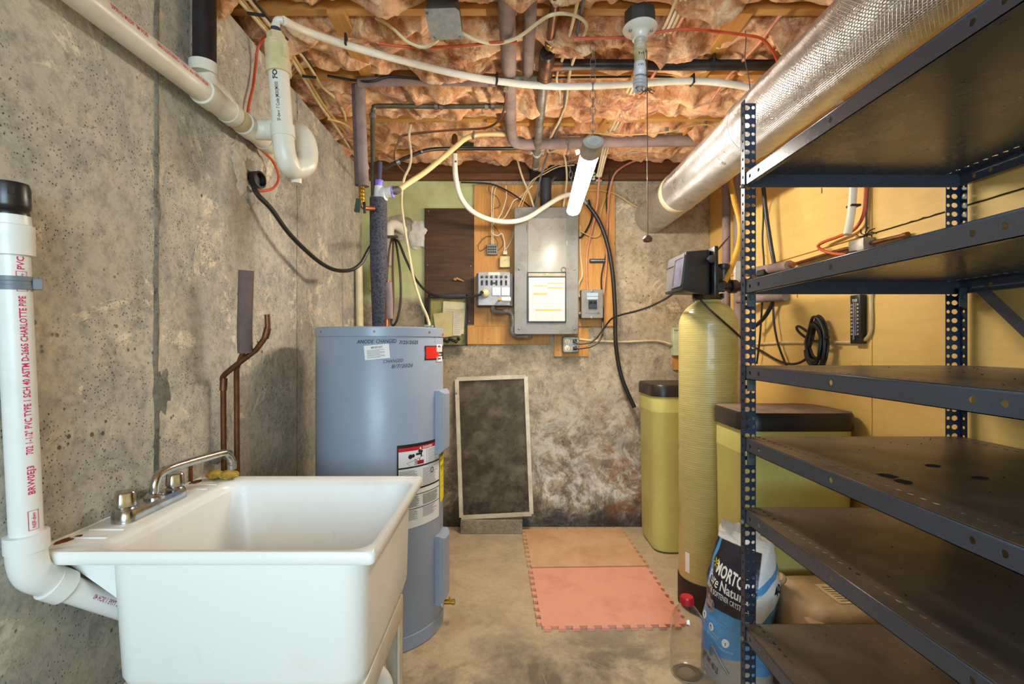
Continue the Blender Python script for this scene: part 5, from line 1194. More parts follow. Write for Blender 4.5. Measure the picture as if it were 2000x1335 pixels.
cable('salmon_cable', 'salmon pink cable slanting in the wool above the black drain pipe', zs([(1524, 30), (1484, 82), (1453, 116), (1420, 154), (1388, 198)], 2.225), .006, M_PINKC)
cable('orange_cable', 'orange-red cord half sunk in the wool left of the thick foam pipe', zs([(740, 84), (780, 90), (850, 92), (910, 89), (960, 83), (1010, 82)], 2.190), .0048, M_ORGC)
cable('orange_cable', 'orange-red cord in the wool running behind the lamp holder to the duct', zs([(1120, 74), (1160, 75), (1220, 72), (1290, 62), (1340, 57), (1400, 62), (1450, 68), (1488, 76)], 2.195)+zs([(1510, 100), (1520, 124)], 2.2), .0048, M_ORGC)
cable('black_wire', 'thin black wavy wire on the joist behind the white hose', [P(640, 148, 2.04), P(700, 158, 2.03), P(728, 158, 2.02), P(758, 150, 2.02), P(800, 152, 2.02), P(845, 158, 2.02), P(900, 154, 2.03), P(1080, 152, 2.04), P(1200, 150, 2.05), P(1300, 150, 2.05), P(1330, 158, 2.04), P(1380, 164, 2.04)], .005, M_BLKC)
lt = ('outermost cream cable of the bundle along the top of the left wall', 'second cream cable of the bundle along the top of the left wall', 'innermost cream cable of the bundle along the top of the left wall', 'yellowed cable crossing the others near the corner of the left wall')
cable('wall_cable', lt[0], zs([(455, -12), (492, 29), (529, 72), (562, 105), (590, 147), (622, 200), (655, 246), (690, 300), (694, 312)], 2.236), .006, M_CREAM)
cable('wall_cable', lt[1], zs([(464, -12), (498, 29), (536, 72), (570, 105), (598, 150), (632, 205), (668, 250), (700, 290)], 2.242), .006, M_YELC)
cable('wall_cable', lt[2], zs([(478, -12), (510, 29), (545, 68), (582, 100), (606, 132), (630, 170), (655, 192), (671, 218), (675, 235)], 2.240), .0055, M_CREAM)
cable('wall_cable', lt[3], zs([(640, 232), (668, 240), (690, 256), (708, 282)], 2.225)+[P(712, 300, 2.8), P(720, 330, 2.86)], .006, M_YELC)
cable('black_wire', 'black wire among the cream cables along the left wall top', zs([(487, -12), (520, 30), (552, 68), (590, 104), (615, 140)], 2.246), .0045, M_BLKC)
for (px, py) in ((492, 28), (529, 71), (596, 150)):
    c = Zp(px+8, py, 2.226); bm = B(); obox(bm, c, (.055, .006, .010), (0, 0, .2), .001, 1); solo('cable_staple', bm, M_BLKC, {492: 'dark staple nearest the frame top on the left cable bundle', 529: 'dark staple level with the trap elbow on the left cable bundle', 596: 'dark staple behind the trap on the left cable bundle'}[px], 'staple')
cable('thin_cable', 'thin cream cable running right from the lamp bracket along the back joist', [P(1180, 300, 2.86), P(1215, 297, 2.86), P(1250, 297, 2.86), P(1285, 288, 2.84), P(1320, 271, 2.8), P(1350, 256, 2.74), P(1380, 246, 2.66)], .0035, M_WHITEC)
cable('thin_cable', 'thin yellowed cable on the underside of the second joist above the duct', [P(1140, 258, 2.47), P(1220, 263, 2.47), P(1300, 258, 2.46), P(1340, 248, 2.45), P(1375, 243, 2.44), P(1400, 250, 2.44), P(1412, 268, 2.46)], .0035, M_YELC)
cable('thin_cable', 'thin salmon cable from the rim joist to the orange backboard edge', [P(1285, 302, 3.03), P(1240, 314, 3.03), P(1213, 328, 3.03), P(1198, 345, 3.02), P(1190, 380, 3.03), P(1186, 440, 3.04), P(1184, 520, 3.04), P(1180, 560, 3.02), P(1178, 575, 3.01)], .0055, M_PINKC)
bm = B(); beam(bm, P(1344, 252, 2.50), P(1313, 292, 2.78), .012, .012); solo('wood_stick', bm, M_STRAP, 'short pale stick leaning under the back joists left of the duct', 'stick')
for px, Yk in ((1302, 2.49), (1378, 2.49)):
    bm = B(); obox(bm, P(px, 256 if px < 1350 else 242, 2.485), (.016, .020, .034), (0, 0, 0), .002, 1); solo('pipe_strap', bm, M_STEEL, 'bright steel strap on the joist %s' % ('right of the pull string' if px < 1350 else 'beside the silver duct'), 'strap')
bm = B()
for k in range(9): lump(bm, P(1160+6*(k % 3), 338+6*(k//3)+3*sin(k), 2.99), .010, .010, .008, k*1.1, .5, 1)
solo('pipe_debris', bm, M_PAPER, 'pale crumbs of debris caught in the cables behind the lamp', 'debris'); bpy.context.scene.objects[-1]['kind'] = 'stuff'

# cables at the head of the breaker panel
hc = [('far left white cable entering the breaker panel top', [P(1010, 310, 2.95), P(1020, 345, 2.98), P(1034, 378, 2.99), P(1043, 406, 2.99)], .006, M_CREAM),
      ('thin white wire pair dropping from the sill to the terminal block', [P(966, 362, 3.0), P(961, 372, 3.02), P(960, 420, 3.03), P(961, 477, 3.03)], .0028, M_WHITEC),
      ('second thin white wire dropping from the sill to the terminal block', [P(972, 362, 3.0), P(966, 375, 3.02), P(963, 420, 3.03), P(964, 477, 3.03)], .0028, M_CREAM),
      ('cream wire curving from the sill to the phone jack plug', [P(988, 362, 3.0), P(989, 385, 3.02), P(981, 412, 3.03), P(972, 428, 3.03), P(961, 440, 3.03), P(961, 455, 3.02), P(972, 460, 3.02), P(980, 456, 3.02), P(985, 470, 3.02), P(986, 487, 3.02)], .003, M_WHITEC),
      ('cream cable looping from the panel head across the upper backboard', [P(1040, 362, 2.97), P(1015, 385, 3.0), P(1003, 392, 3.01), P(994, 410, 3.02), P(985, 425, 3.03), P(975, 428, 3.03)], .004, M_CREAM),
      ('brown wire curling beside the white pair above the terminal block', [P(955, 363, 3.0), P(956, 375, 3.02), P(970, 384, 3.03), P(976, 402, 3.03), P(962, 410, 3.03), P(958, 430, 3.03), P(972, 450, 3.03), P(982, 470, 3.03), P(980, 482, 3.04), P(968, 492, 3.04)], .0026, M_BRNC),
      ('thin dark wire ring looping left of the terminal block', [P(953, 480, 3.04), P(938, 490, 3.04), P(935, 478, 3.045), P(950, 462, 3.045), P(966, 464, 3.04), P(972, 480, 3.04), P(962, 496, 3.04)], .0022, M_BRNC),
      ('thin white wire from the panel side to the phone jack', [P(1004, 452, 3.03), P(1000, 465, 3.03), P(994, 478, 3.03), P(988, 486, 3.02)], .0026, M_WHITEC),
      ('black wire slanting along the sill to the panel head', [P(900, 356, 3.0), P(935, 357, 3.0), P(962, 360, 3.0), P(990, 372, 3.0), P(1015, 388, 3.0), P(1035, 404, 3.0)], .005, M_BLKC),
      ('upper thin cream wire fanning from the lamp chain to the panel head', [P(1125, 312, 2.9), P(1100, 318, 2.93), P(1075, 328, 2.95), P(1050, 345, 2.97), P(1030, 375, 2.98), P(1018, 406, 3.0)], .003, M_YELC),
      ('lower thin cream wire fanning from the lamp chain to the panel head', [P(1122, 322, 2.9), P(1090, 326, 2.93), P(1062, 340, 2.95), P(1040, 352, 2.97), P(1024, 380, 2.98), P(1012, 406, 3.0)], .003, M_CREAM),
      ('thick dark cable bending into the back of the panel head', [P(1085, 345, 3.03), P(1070, 360, 3.03), P(1050, 382, 3.03), P(1040, 404, 3.03)], .009, M_BRNC),
      ('yellowed wire arching from the panel head over to the duct end', [P(1130, 372, 3.0), P(1165, 371, 3.02), P(1195, 376, 3.04), P(1215, 386, 3.05), P(1240, 402, 3.05), P(1262, 409, 3.05)], .0035, M_YELC),
      ('yellowed wire looping from the panel side down to the salmon cable', [P(1131, 450, 3.02), P(1145, 457, 3.03), P(1160, 463, 3.04), P(1172, 456, 3.04), P(1172, 425, 3.04), P(1180, 392, 3.04), P(1194, 376, 3.04)], .0042, M_YELC),
      ('black wire along the right half of the orange backboard', [P(1188, 330, 3.0), P(1190, 350, 3.02), P(1184, 390, 3.04), P(1187, 430, 3.045), P(1186, 480, 3.045), P(1178, 520, 3.045), P(1174, 545, 3.04), P(1176, 580, 3.04)], .0042, M_BLKC),
      ('cream cable down the panel right flank to its knockout', [P(1133, 440, 3.03), P(1133, 490, 3.04), P(1137, 530, 3.04), P(1136, 542, 3.04), P(1130, 556, 3.03), P(1131, 580, 3.03)], .0055, M_CREAM),
      ('dark brown loop of wire at the panel upper right corner', [P(1150, 390, 3.02), P(1156, 420, 3.03), P(1148, 445, 3.03), P(1136, 462, 3.03), P(1131, 464, 3.03)], .006, M_BLKC)]
for lab, pts, r, m in hc: cable('panel_cable', lab, pts, r, m, 6, 6, 'cables around the breaker panel')
bm = B(); cyl(bm, P(1066, 350, 3.03), P(1066, 408, 3.03), .034, 16); solo('service_conduit', bm, M_DGREY, 'dark grey service conduit rising from the panel head', 'conduit')
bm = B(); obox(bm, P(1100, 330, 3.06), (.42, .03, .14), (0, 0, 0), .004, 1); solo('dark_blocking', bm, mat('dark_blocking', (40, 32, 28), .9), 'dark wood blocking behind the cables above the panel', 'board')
cable('outlet_cable', 'black cord from the upper outlet plug to the softener head', [P(1122, 666, 2.985), P(1130, 671, 2.975), P(1150, 669, 2.97), P(1165, 660, 2.965), P(1180, 640, 2.955), P(1195, 622, 2.92), P(1215, 614, 2.8), P(1240, 608, 2.65), P(1270, 598, 2.45), P(1298, 584, 2.25), P(1316, 572, 2.12)], .0055, M_BLKC)
cable('outlet_cable', 'black cord from the lower outlet plug up along the backboard', [P(1122, 680, 2.985), P(1135, 680, 2.975), P(1155, 676, 2.97), P(1168, 668, 2.97), P(1176, 655, 2.985), P(1177, 640, 3.0), P(1178, 600, 3.045)], .0055, M_BLKC)
cable('wall_cable', 'cream cable crossing the back wall from the outlet box to the pale green box', [P(1131, 662, 3.06), P(1160, 665, 3.065), P(1220, 667, 3.065), P(1280, 665, 3.065), P(1312, 672, 3.05)], .0058, M_CREAM)

# ================================================================== steel shelving unit
M_POST = mat('dark_blue_steel', (44, 56, 78), .36, .25, col2=(34, 43, 60), scale=14, bump=.04)
def shelf_mat():
    q = NT('dusty_shelf_steel'); n = q.noise(4, 10, .7, q.coord((1, 1, 1)), .4); w_ = q.noise(7, 8, .65, q.coord((1.2, 9, 1)), .6)
    col = q.mix(q.ramp(n, .36, .70), lin((64, 62, 66)), lin((84, 78, 74)))
    col = q.mix(q.ramp(w_, .52, .70, 0, .35), col, lin((96, 84, 70)))
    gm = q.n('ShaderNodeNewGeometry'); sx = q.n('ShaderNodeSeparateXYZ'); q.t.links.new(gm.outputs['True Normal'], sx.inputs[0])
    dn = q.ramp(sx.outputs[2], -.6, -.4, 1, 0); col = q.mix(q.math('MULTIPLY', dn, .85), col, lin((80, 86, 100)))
    up = q.ramp(sx.outputs[2], .4, .6); flat_ = q.ramp(q.math('ABSOLUTE', sx.outputs[2]), .3, .6)
    dust = q.mix(q.ramp(n, .34, .62), lin((126, 108, 92)), lin((84, 72, 62)))
    col = q.mix(q.math('MULTIPLY', up, .75), col, dust)                                # dust lies on what faces up
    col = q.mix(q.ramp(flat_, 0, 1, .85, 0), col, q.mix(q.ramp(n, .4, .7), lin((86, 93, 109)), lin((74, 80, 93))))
    q.set(col=col, rough=q.math('ADD', q.ramp(n, .3, .7, .22, .34), q.math('MULTIPLY', up, .08)), metal=.3, spec=.6); q.bump(q.noise(60, 4), .06, .002); return q.m
M_SHELF = shelf_mat()
SX0, SX1, SY0, SY1 = .647, 1.254, .446, 1.36
su = thing('steel_shelving', 'dark blue slotted-steel shelving unit with six shelves on the right', 'shelving', ((SX0+SX1)/2, (SY0+SY1)/2, 0))
PT = 1.823; pitch = .0245
def post(x, y, sx, sy):
    bm = B(); n = int(PT/pitch); cells = [(k*pitch, (k+1)*pitch, {'a': (.0072, .0088), 'b': (.0050, .0050), 'c': (.0042, .0040)}) for k in range(n)]
    # wide flange along X with two hole columns, narrow flange along Y with one
    perf(bm, (x, y, 0), (0, 0, 1), (sx, 0, 0), (0, sy, 0), .0018, [(.0, .006, None), (.006, .027, 'a'), (.027, .041, 'b')], cells)
    perf(bm, (x, y, 0), (0, 0, 1), (0, sy, 0), (sx, 0, 0), .0018, [(.0, .006, None), (.006, .018, 'c'), (.018, .022, None)], cells)
    p = part('post', bm, M_POST, su, sharp=0)
    return p
post(SX0, SY1, 1, -1); post(SX1, SY1, -1, -1); post(SX0, SY0, 1, 1); post(SX1, SY0, -1, 1)
SH = [(1.616, 'uppermost shelf'), (1.321, ''), (1.089, ''), (.893, ''), (.697, ''), (.376, '')]
def shelf(z, thin=.036):
    bm = B(); x0, x1, y0, y1 = SX0+.003, SX1-.003, SY0+.003, SY1-.003; t = .0012
    # top sheet: slotted strips front and back, plain middle
    L = y1-y0; n = 36; c = [(k*L/n, (k+1)*L/n, {'h': (.0068, .0042)}) for k in range(n)]
    perf(bm, (x0, y0, z-t), (0, 1, 0), (1, 0, 0), (0, 0, 1), t, [(0, .034, None), (.034, .046, 'h'), (.046, .052, None)], c)
    perf(bm, (x1, y0, z-t), (0, 1, 0), (-1, 0, 0), (0, 0, 1), t, [(0, .034, None), (.034, .046, 'h'), (.046, .052, None)], c)
    box(bm, (x0+.052, y0, z-t), (x1-.052, y1, z))
    # lips: aisle and wall side with bolt holes, ends plain
    hs = [.042, .087, .37, .67, .715, L-.087, L-.042]; cells = []; u = 0
    for h in sorted(L-q_ for q_ in hs):
        cells.append((u, h-.009, {})); cells.append((h-.009, h+.009, {'h': (.0055, .0055)})); u = h+.009
    cells.append((u, L, {})); bands = [(0, .010, None), (.010, thin-.010, 'h'), (thin-.010, thin, None)]
    perf(bm, (x0, y0, z-thin), (0, 1, 0), (0, 0, 1), (1, 0, 0), .0014, bands, cells)
    perf(bm, (x1, y0, z-thin), (0, 1, 0), (0, 0, 1), (-1, 0, 0), .0014, bands, cells)
    for x, s in ((x0, 1), (x1, -1)): tube(bm, [Vector((x+s*.0026, y0, z-.0024)), Vector((x+s*.0026, y1, z-.0024))], .0032, 12)   # rolled edge
    for y, s in ((y0, 1), (y1, -1)): box(bm, (x0, min(y, y+s*.0014), z-thin), (x1, max(y, y+s*.0014), z))
    for x, s in ((x0, 1), (x1, -1)): box(bm, (min(x, x+s*.012), y0, z-thin), (max(x, x+s*.012), y1, z-thin+.0014))
    return part('shelf', bm, M_SHELF, su, sharp=-1)
M_DIRT = mat('black_dirt', (14, 12, 12), .95)
for k, (z, nm) in enumerate(SH):
    s_ = shelf(z)
    if k == 3:
        for px, py, a_, b_ in ((1733, 928, .030, .016), (1766, 940, .026, .014), (1822, 909, .030, .010), (1914, 932, .03, .010)):
            c = Zp(px, py, z+.0006); bm = B(); lump(bm, c, a_*.45, b_, .0006, px*.1, .6, 3, 5); part('dirt_smear', bm, M_DIRT, s_, 'black dirt smear')
    rn = random.Random(k); bm = B()
    for j in range(22): lump(bm, (rn.uniform(SX0+.06, SX1-.06), rn.uniform(.7, SY1-.03), z+.0008), .0012*rn.uniform(.5, 1.6), .0016*rn.uniform(.5, 1.6), .0008, j, .3, 1)
    o_ = part('dust_specks', bm, M_DIRT, s_, None, True)
for z in (.376, .697, .893, 1.089, 1.321, 1.616):
    for x, sx, y, sy in ((SX0, -1, SY1, 1), (SX1, 1, SY1, 1)):
        pass
M_CLIP = mat('grey_green_clip', (84, 96, 96), .5, .4, col2=(64, 74, 74), scale=20)
for k, z in enumerate((1.275, 1.046, .845)):
    for x, s in ((SX0, 1), (SX1, -1)):
        if k and s < 0: continue
        bm = B(); obox(bm, (x+s*.016, SY1-.026, z), (.022, .003, .052), (0, 0, 0), .001, 1); obox(bm, (x+s*.016, SY1-.030, z), (.010, .006, .014), (0, 0, 0), .001, 1); part('corner_clip', bm, M_CLIP, su, 'grey-green corner clip')
bm = B()
for z in (.66, .34, 1.58): lathe(bm, [(.006, 0), (.006, .004), (.003, .006)], (SX0, SY1-.012, z), (-1, 0, 0), 10)
part('bolt', bm, M_STEEL, su)
bm = B(); beam(bm, (SX1-.006, SY1-.03, 1.33), (SX1-.006, .80, .79), .028, .002, (1, 0, 0)); part('back_brace', bm, M_SHELF, su)
bm = B(); c = Zp(1893, 711, 1.090); lump(bm, (c.x, c.y, 1.0945), .010, .010, .0055, 2.2, .5, 3); solo('dirt_clod', bm, M_DIRT, 'small black clod lying at the back of the third shelf', 'debris')

# ================================================================== water softener
M_TANK = None
def tank_mat():
    q = NT('wound_resin_tank'); w1 = q.wave(34, q.coord((.05, .05, 1)), 'Z', 1.2, 3); n = q.noise(14, 8, .7, q.coord((1, 1, 9)))
    n2 = q.noise(4, 5)
    col = q.mix(q.ramp(n, .34, .70), lin((206, 190, 124)), lin((182, 166, 100))); col = q.mix(q.math('MULTIPLY', w1, .35), col, lin((168, 152, 92)))
    q.set(col=col, rough=q.ramp(n2, .3, .7, .26, .36), coat=.25); q.bump(q.math('ADD', n, w1), .12, .003); return q.m
RX_, RY_, RR = .888, 2.17, .123
rt = thing('softener_tank', 'tall olive-yellow resin tank with a black control head, right of the mats', 'water softener', (RX_, RY_, 0))
dome = [(RR*cos(a), 1.225+.118*sin(a)) for a in [radians(8*k) for k in range(9)]]
bm = B(); lathe(bm, [(RR*.55, .03), (RR*.9, .055), (RR, .10), (RR, 1.225)]+dome[1:]+[(.052, 1.345), (.052, 1.352)], (RX_, RY_, 0), seg=72); tk = part('vessel', bm, tank_mat(), rt)
bm = B(); lathe(bm, [(RR+.001, 0), (RR+.004, .004), (RR+.004, .125), (RR+.001, .13), (RR+.0005, .11)], (RX_, RY_, 0), seg=48); part('boot', bm, mat('maroon_black_boot', (40, 24, 22), .5), rt, 'dark maroon rubber boot')
bm = B(); a_ = math.atan2(1328/1-CX, F)
tf_ = lambda u, v: Vector((RX_+(RR+.0008)*sin(-1.12+u/RR), RY_-(RR+.0008)*cos(-1.12+u/RR), v))
patch(bm, tf_, -.012, .165, .012, .25, 3, 2); ls_ = part('side_label', bm, M_WHITE, tk)
hz_ = 1.352
bm = B(); lathe(bm, [(.056, 0), (.058, .004), (.058, .018), (.054, .022)], (RX_, RY_, hz_-.012), seg=32)
for k in range(8): obox(bm, (RX_+.06*cos(k*pi/4), RY_+.06*sin(k*pi/4), hz_+.004), (.016, .016, .018), (0, 0, k*pi/4), .002, 1)
lathe(bm, [(.045, .01), (.045, .06), (.03, .064)], (RX_, RY_, hz_), seg=24)
box(bm, (RX_-.045, RY_-.04, hz_+.03), (RX_+.05, RY_+.05, hz_+.13), .008, 2)
cyl(bm, (RX_+.03, RY_+.0, hz_+.05), (RX_+.24, RY_+.04, hz_+.05), .021, 16); lathe(bm, [(.024, 0), (.030, .002), (.030, .028), (.024, .03)], (RX_+.10, RY_+.012, hz_+.05), (1, .19, 0), 18); lathe(bm, [(.024, 0), (.034, .002), (.034, .03), (.024, .032)], (RX_+.18, RY_+.03, hz_+.05), (1, .19, 0), 18)
cyl(bm, (RX_+.058, RY_-.02, hz_+.04), (RX_+.058, RY_-.02, hz_+.135), .024, 16); lathe(bm, [(.026, 0), (.028, .003), (.028, .022), (.02, .026)], (RX_+.058, RY_-.02, hz_+.118), seg=12)
part('valve_body', bm, M_ABS, rt)
# control head: a wedge-fronted box turned to the aisle, built at its own corner points
YH0 = 2.06
def hp_(px, py, Y): return P(px, py, Y)
fl_, fr_ = 2.115, 1.985
ring_back = [hp_(1386, 580, 2.10), hp_(1386, 488, 2.10), hp_(1386, 488, 2.10), hp_(1386, 580, 2.10)]
bm = B()
NL, NLt = hp_(1298, 575, 2.13), hp_(1304, 508, 2.13)      # front left edge, bottom and top
NR, NRt = hp_(1331, 566, 1.99), hp_(1340, 490, 1.99)      # front right edge
BR, BRt = hp_(1386, 577, 2.02), hp_(1386, 487, 2.02)      # back right edge (camera side)
BL, BLt = hp_(1376, 577, 2.22), hp_(1376, 487, 2.22)
V = [bm.verts.new(p) for p in (NL, NR, BR, BL, NLt, NRt, BRt, BLt)]
for f in ((3, 2, 1, 0), (4, 5, 6, 7), (0, 1, 5, 4), (1, 2, 6, 5), (2, 3, 7, 6), (3, 0, 4, 7)): bm.faces.new([V[k] for k in f])
bmesh.ops.recalc_face_normals(bm, faces=bm.faces); bmesh.ops.bevel(bm, geom=list(bm.edges), offset=.006, segments=2, affect='EDGES', profile=.5)
M_HEAD = mat('charcoal_cover', (44, 45, 50), .38, col2=(38, 39, 43), scale=6)
hd = part('control_cover', bm, M_HEAD, rt, 'charcoal control head cover')
def face_fn(lift):
    n_ = (NR-NL).cross(NLt-NL).normalized()
    if n_.y > 0: n_ = -n_
    return lambda u, v: NL+(NR-NL)*u+(NLt-NL)*v*(1-u)+(NRt-NR)*v*u+n_*lift
bm = B(); fq = face_fn(.004); fq0 = face_fn(-.004)
def slab(bm, f1, f0, u0, v0, u1, v1):
    a = [bm.verts.new(f1(*q)) for q in ((u0, v0), (u1, v0), (u1, v1), (u0, v1))]; b = [bm.verts.new(f0(*q)) for q in ((u0, v0), (u1, v0), (u1, v1), (u0, v1))]
    bm.faces.new(a)
    for k in range(4): bm.faces.new((a[k], b[k], b[(k+1) % 4], a[(k+1) % 4]))
for q in ((.46, .10, .50, .90), (.94, .10, .98, .90), (.46, .10, .98, .15), (.46, .86, .98, .91)): slab(bm, fq, fq0, *q)
slab(bm, face_fn(.0015), fq0, .06, .06, .42, .70); slab(bm, face_fn(.0015), fq0, .06, .74, .96, .97); part('bezel', bm, mat('grey_bezel', (96, 92, 94), .4), hd)
bm = B(); slab(bm, face_fn(.002), fq0, .50, .15, .94, .86); part('display_window', bm, mat('pale_display', (104, 104, 124), .2, col2=(82, 80, 98), scale=30), hd, 'pale display window')
bm = B(); box(bm, (P(1389, 0, 2.05).x-.008, 2.0, P(0, 580, 2.02).z), (P(1389, 0, 2.05).x+.010, 2.24, P(0, 481, 2.02).z), .005, 2); part('back_plate', bm, M_ABS, hd)
bm = B(); c = P(1389, 506, 2.0); lathe(bm, [(.014, 0), (.016, .003), (.016, .012), (.010, .016)], c+Vector((0, .004, 0)), (0, -1, 0), 16); lathe(bm, [(.008, 0), (.008, .01), (.003, .012)], c+Vector((-.012, -.006, 0)), (-.3, -1, 0), 12); part('thumb_latch', bm, M_DGREY, hd)
cable('head_cable', 'black cord from the softener head across the resin tank shoulder', [P(1368, 585, 2.03), P(1374, 592, 2.03), P(1386, 604, 2.02), P(1402, 618, 2.02), P(1420, 634, 2.03), P(1436, 648, 2.06), P(1452, 664, 2.12)], .0045, M_BLKC)
cable('head_wire', 'thin black wire rising behind the softener head to the wall pipes', [P(1392, 500, 2.12), P(1400, 490, 2.2), P(1412, 476, 2.35), P(1424, 463, 2.5)], .0042, M_BLKC)
cable('brine_hose', 'amber clear hose rising from the softener head past the shelf post', [P(1412, 556, 2.12), P(1420, 540, 2.13), P(1432, 512, 2.15), P(1443, 478, 2.18), P(1446, 448, 2.2), P(1442, 420, 2.22), P(1434, 390, 2.26), P(1428, 362, 2.3), P(1420, 330, 2.34)], .0125, mat('amber_hose', (206, 158, 64), .32, col2=(176, 124, 40), scale=8), 14, 7, cat='hose')
bm = B(); tube(bm, spline([P(1408, 570, 2.11), P(1409, 560, 2.11), P(1414, 553, 2.12)], 4), .015, 12); lathe(bm, [(.017, 0), (.019, .003), (.019, .014)], P(1405, 562, 2.08), (-.2, -1, .2), 14); solo('hose_barb', bm, M_ABS, 'black elbow at the foot of the amber hose', 'pipe fitting')
# brine tanks
M_BRINE = mat('olive_brine_tank', (214, 208, 124), .42, col2=(204, 196, 112), scale=4, coat=.1)
M_LID = mat('dusty_black_lid', (34, 30, 29), .35, col2=(60, 52, 46), scale=7, lohi=(.5, .8))
def brine(x0, y0, x1, y1, h, lab, top=None, r=.07):
    t = thing('brine_tank', lab, 'brine tank', ((x0+x1)/2, (y0+y1)/2, 0))
    bm = B(); loft(bm, [rrect(x0+.03, y0+.03, x1-.03, y1-.03, r, 0, 6), rrect(x0+.014, y0+.014, x1-.014, y1-.014, r, .012, 6), rrect(x0+.008, y0+.008, x1-.008, y1-.008, r, .05, 6), rrect(x0, y0, x1, y1, r, h-.155, 6), rrect(x0-.0005, y0-.0005, x1+.0005, y1+.0005, r, h-.154, 6), rrect(x0-.001, y0-.001, x1+.001, y1+.001, r, h-.15, 6), rrect(x0, y0, x1, y1, r, h-.06, 6)]); part('tub', bm, M_BRINE, t)
    bm = B(); e = .008; loft(bm, [rrect(x0-e, y0-e, x1+e, y1+e, r+.005, h-.066, 6), rrect(x0-e, y0-e, x1+e, y1+e, r+.005, h-.012, 6), rrect(x0-e+.006, y0-e+.006, x1+e-.006, y1+e-.006, r, h-.002, 6), rrect(x0+.014, y0+.014, x1-.014, y1-.014, r-.01, h, 6)]); part('lid', bm, top or M_LID, t)
    return t
brine(.800, 2.665, 1.12, 3.01, .925, 'olive brine tank with black lid in the back corner left of the resin tank')
def lid2():
    q = NT('brown_dusted_lid'); g = q.n('ShaderNodeNewGeometry'); s = q.n('ShaderNodeSeparateXYZ'); q.t.links.new(g.outputs['True Normal'], s.inputs[0])
    up = q.ramp(s.outputs[2], .6, .9); n = q.noise(9, 8, .7)
    q.set(col=q.mix(up, lin((30, 27, 27)), q.mix(q.ramp(n, .4, .7), lin((128, 106, 90)), lin((74, 58, 48)))), rough=q.math('ADD', q.math('MULTIPLY', up, .4), .3)); return q.m
M_LID2 = lid2()
brine(.842, 1.738, 1.246, 2.022, .905, 'olive brine tank with dusty brown lid behind the shelving', M_LID2, .06)
# taupe pipes in the right corner
for x, y, lab in ((1.205, 2.70, 'left upright taupe foam-covered pipe in the right back corner'), (1.232, 2.62, 'right upright taupe foam-covered pipe in the right back corner')):
    bm = B(); tube(bm, spline([Vector((x, y, .02)), Vector((x, y, 1.0)), Vector((x, y, 2.22))], 4), .0215, 16); solo('foam_covered_pipe', bm, M_FOAMP, lab, 'pipe')
sh_ = thing('foam_covered_stub', 'short level taupe foam-covered pipe showing its copper core above the second shelf', 'pipe', P(1540, 528, 2.06))
bm = B(); e0, e1 = P(1542, 524, 2.06), P(1462, 535, 2.55); tube(bm, [e0+Vector((0, 0, .012)), e1+Vector((0, 0, .008))], .0215, 18); part('sleeve', bm, M_FOAMP, sh_)
bm = B(); tube(bm, [e0+Vector((.0, -.03, .012)), e1+Vector((0, 0, .008))], .011, 14); part('core', bm, M_COPO, sh_)
bm = B(); tube(bm, [P(1440, 585, 2.5), P(1480, 583, 2.4), P(1535, 579, 2.2)], .0195, 14); solo('foam_covered_pipe', bm, M_FOAMP, 'level taupe foam-covered pipe just under the second shelf at the post', 'pipe')
bm = B(); obox(bm, P(1441, 530, 2.45), (.035, .02, .10), (0, 0, 0), .002, 1); solo('pipe_bracket', bm, mat('white_bracket', (206, 200, 190), .5), 'white plastic bracket on the corner pipes behind the amber hose', 'bracket')
bm = B(); obox(bm, P(1497, 536, 2.3), (.075, .05, .03), (0, .2, .2), .004, 1); solo('black_wedge', bm, M_RUB, 'black rubber wedge under the short foam pipe stub', 'wedge')
# wall gear on the yellow plywood
XW = XR-.004
def xw(pts, x=XW): return [Xp(a_, b_, x) for a_, b_ in pts]
cable('wall_cable', 'cream cable along the yellow wall turning up beside the thermometer', xw([(1476, 672), (1520, 669), (1580, 668), (1640, 668), (1668, 668), (1688, 664), (1700, 648), (1702, 620), (1701, 590), (1703, 560), (1703, 520)], XW-.003), .006, M_CREAM)
th = thing('wall_thermometer', 'black wall thermometer with red and blue scale on the yellow wall', 'thermometer', Xp(1670, 672, XW))
ta, tb_ = Xp(1660, 576, XW-.022), Xp(1679, 672, XW-.022); zt_, zb_ = EYE+(CY-577)/F*ta.y, EYE+(CY-671)/F*tb_.y
bm = B(); box(bm, (XW-.022, tb_.y, zb_), (XW+.004, ta.y, zt_), .003, 2); bt_ = part('case', bm, M_ABS, th)
tw, thh = ta.y-tb_.y, zt_-zb_
tfn = plane_fn((XW-.0225, ta.y, zb_), (0, -1, 0), (0, 0, 1), (-1, 0, 0), .0003)
bm = B(); text(bm, 'TAYLOR', .014, lambda u, v: tfn(u+tw*.24, v+thh*.86), tw*.52, .02)
for k in range(9):
    z_ = thh*(.18+.075*k); text(bm, str(120-20*(8-k)), .010, lambda u, v: tfn(u+tw*.10, v+z_), tw*.20, .02); text(bm, str(50-10*(8-k)), .010, lambda u, v: tfn(u+tw*.72, v+z_), tw*.18, .02)
    for j in range(4): patch(bm, tfn, tw*.34, z_+.0035*j, tw*.42, z_+.0035*j+.0010); patch(bm, tfn, tw*.58, z_+.0035*j, tw*.66, z_+.0035*j+.0010)
part('scale', bm, M_WHITE, bt_)
bm = B(); patch(bm, tfn, tw*.43, thh*.46, tw*.57, thh*.83); part('red_scale', bm, flat('scale_red', (176, 92, 82)), bt_)
bm = B(); patch(bm, tfn, tw*.43, thh*.16, tw*.57, thh*.46); part('blue_scale', bm, flat('scale_blue', (92, 112, 186)), bt_)
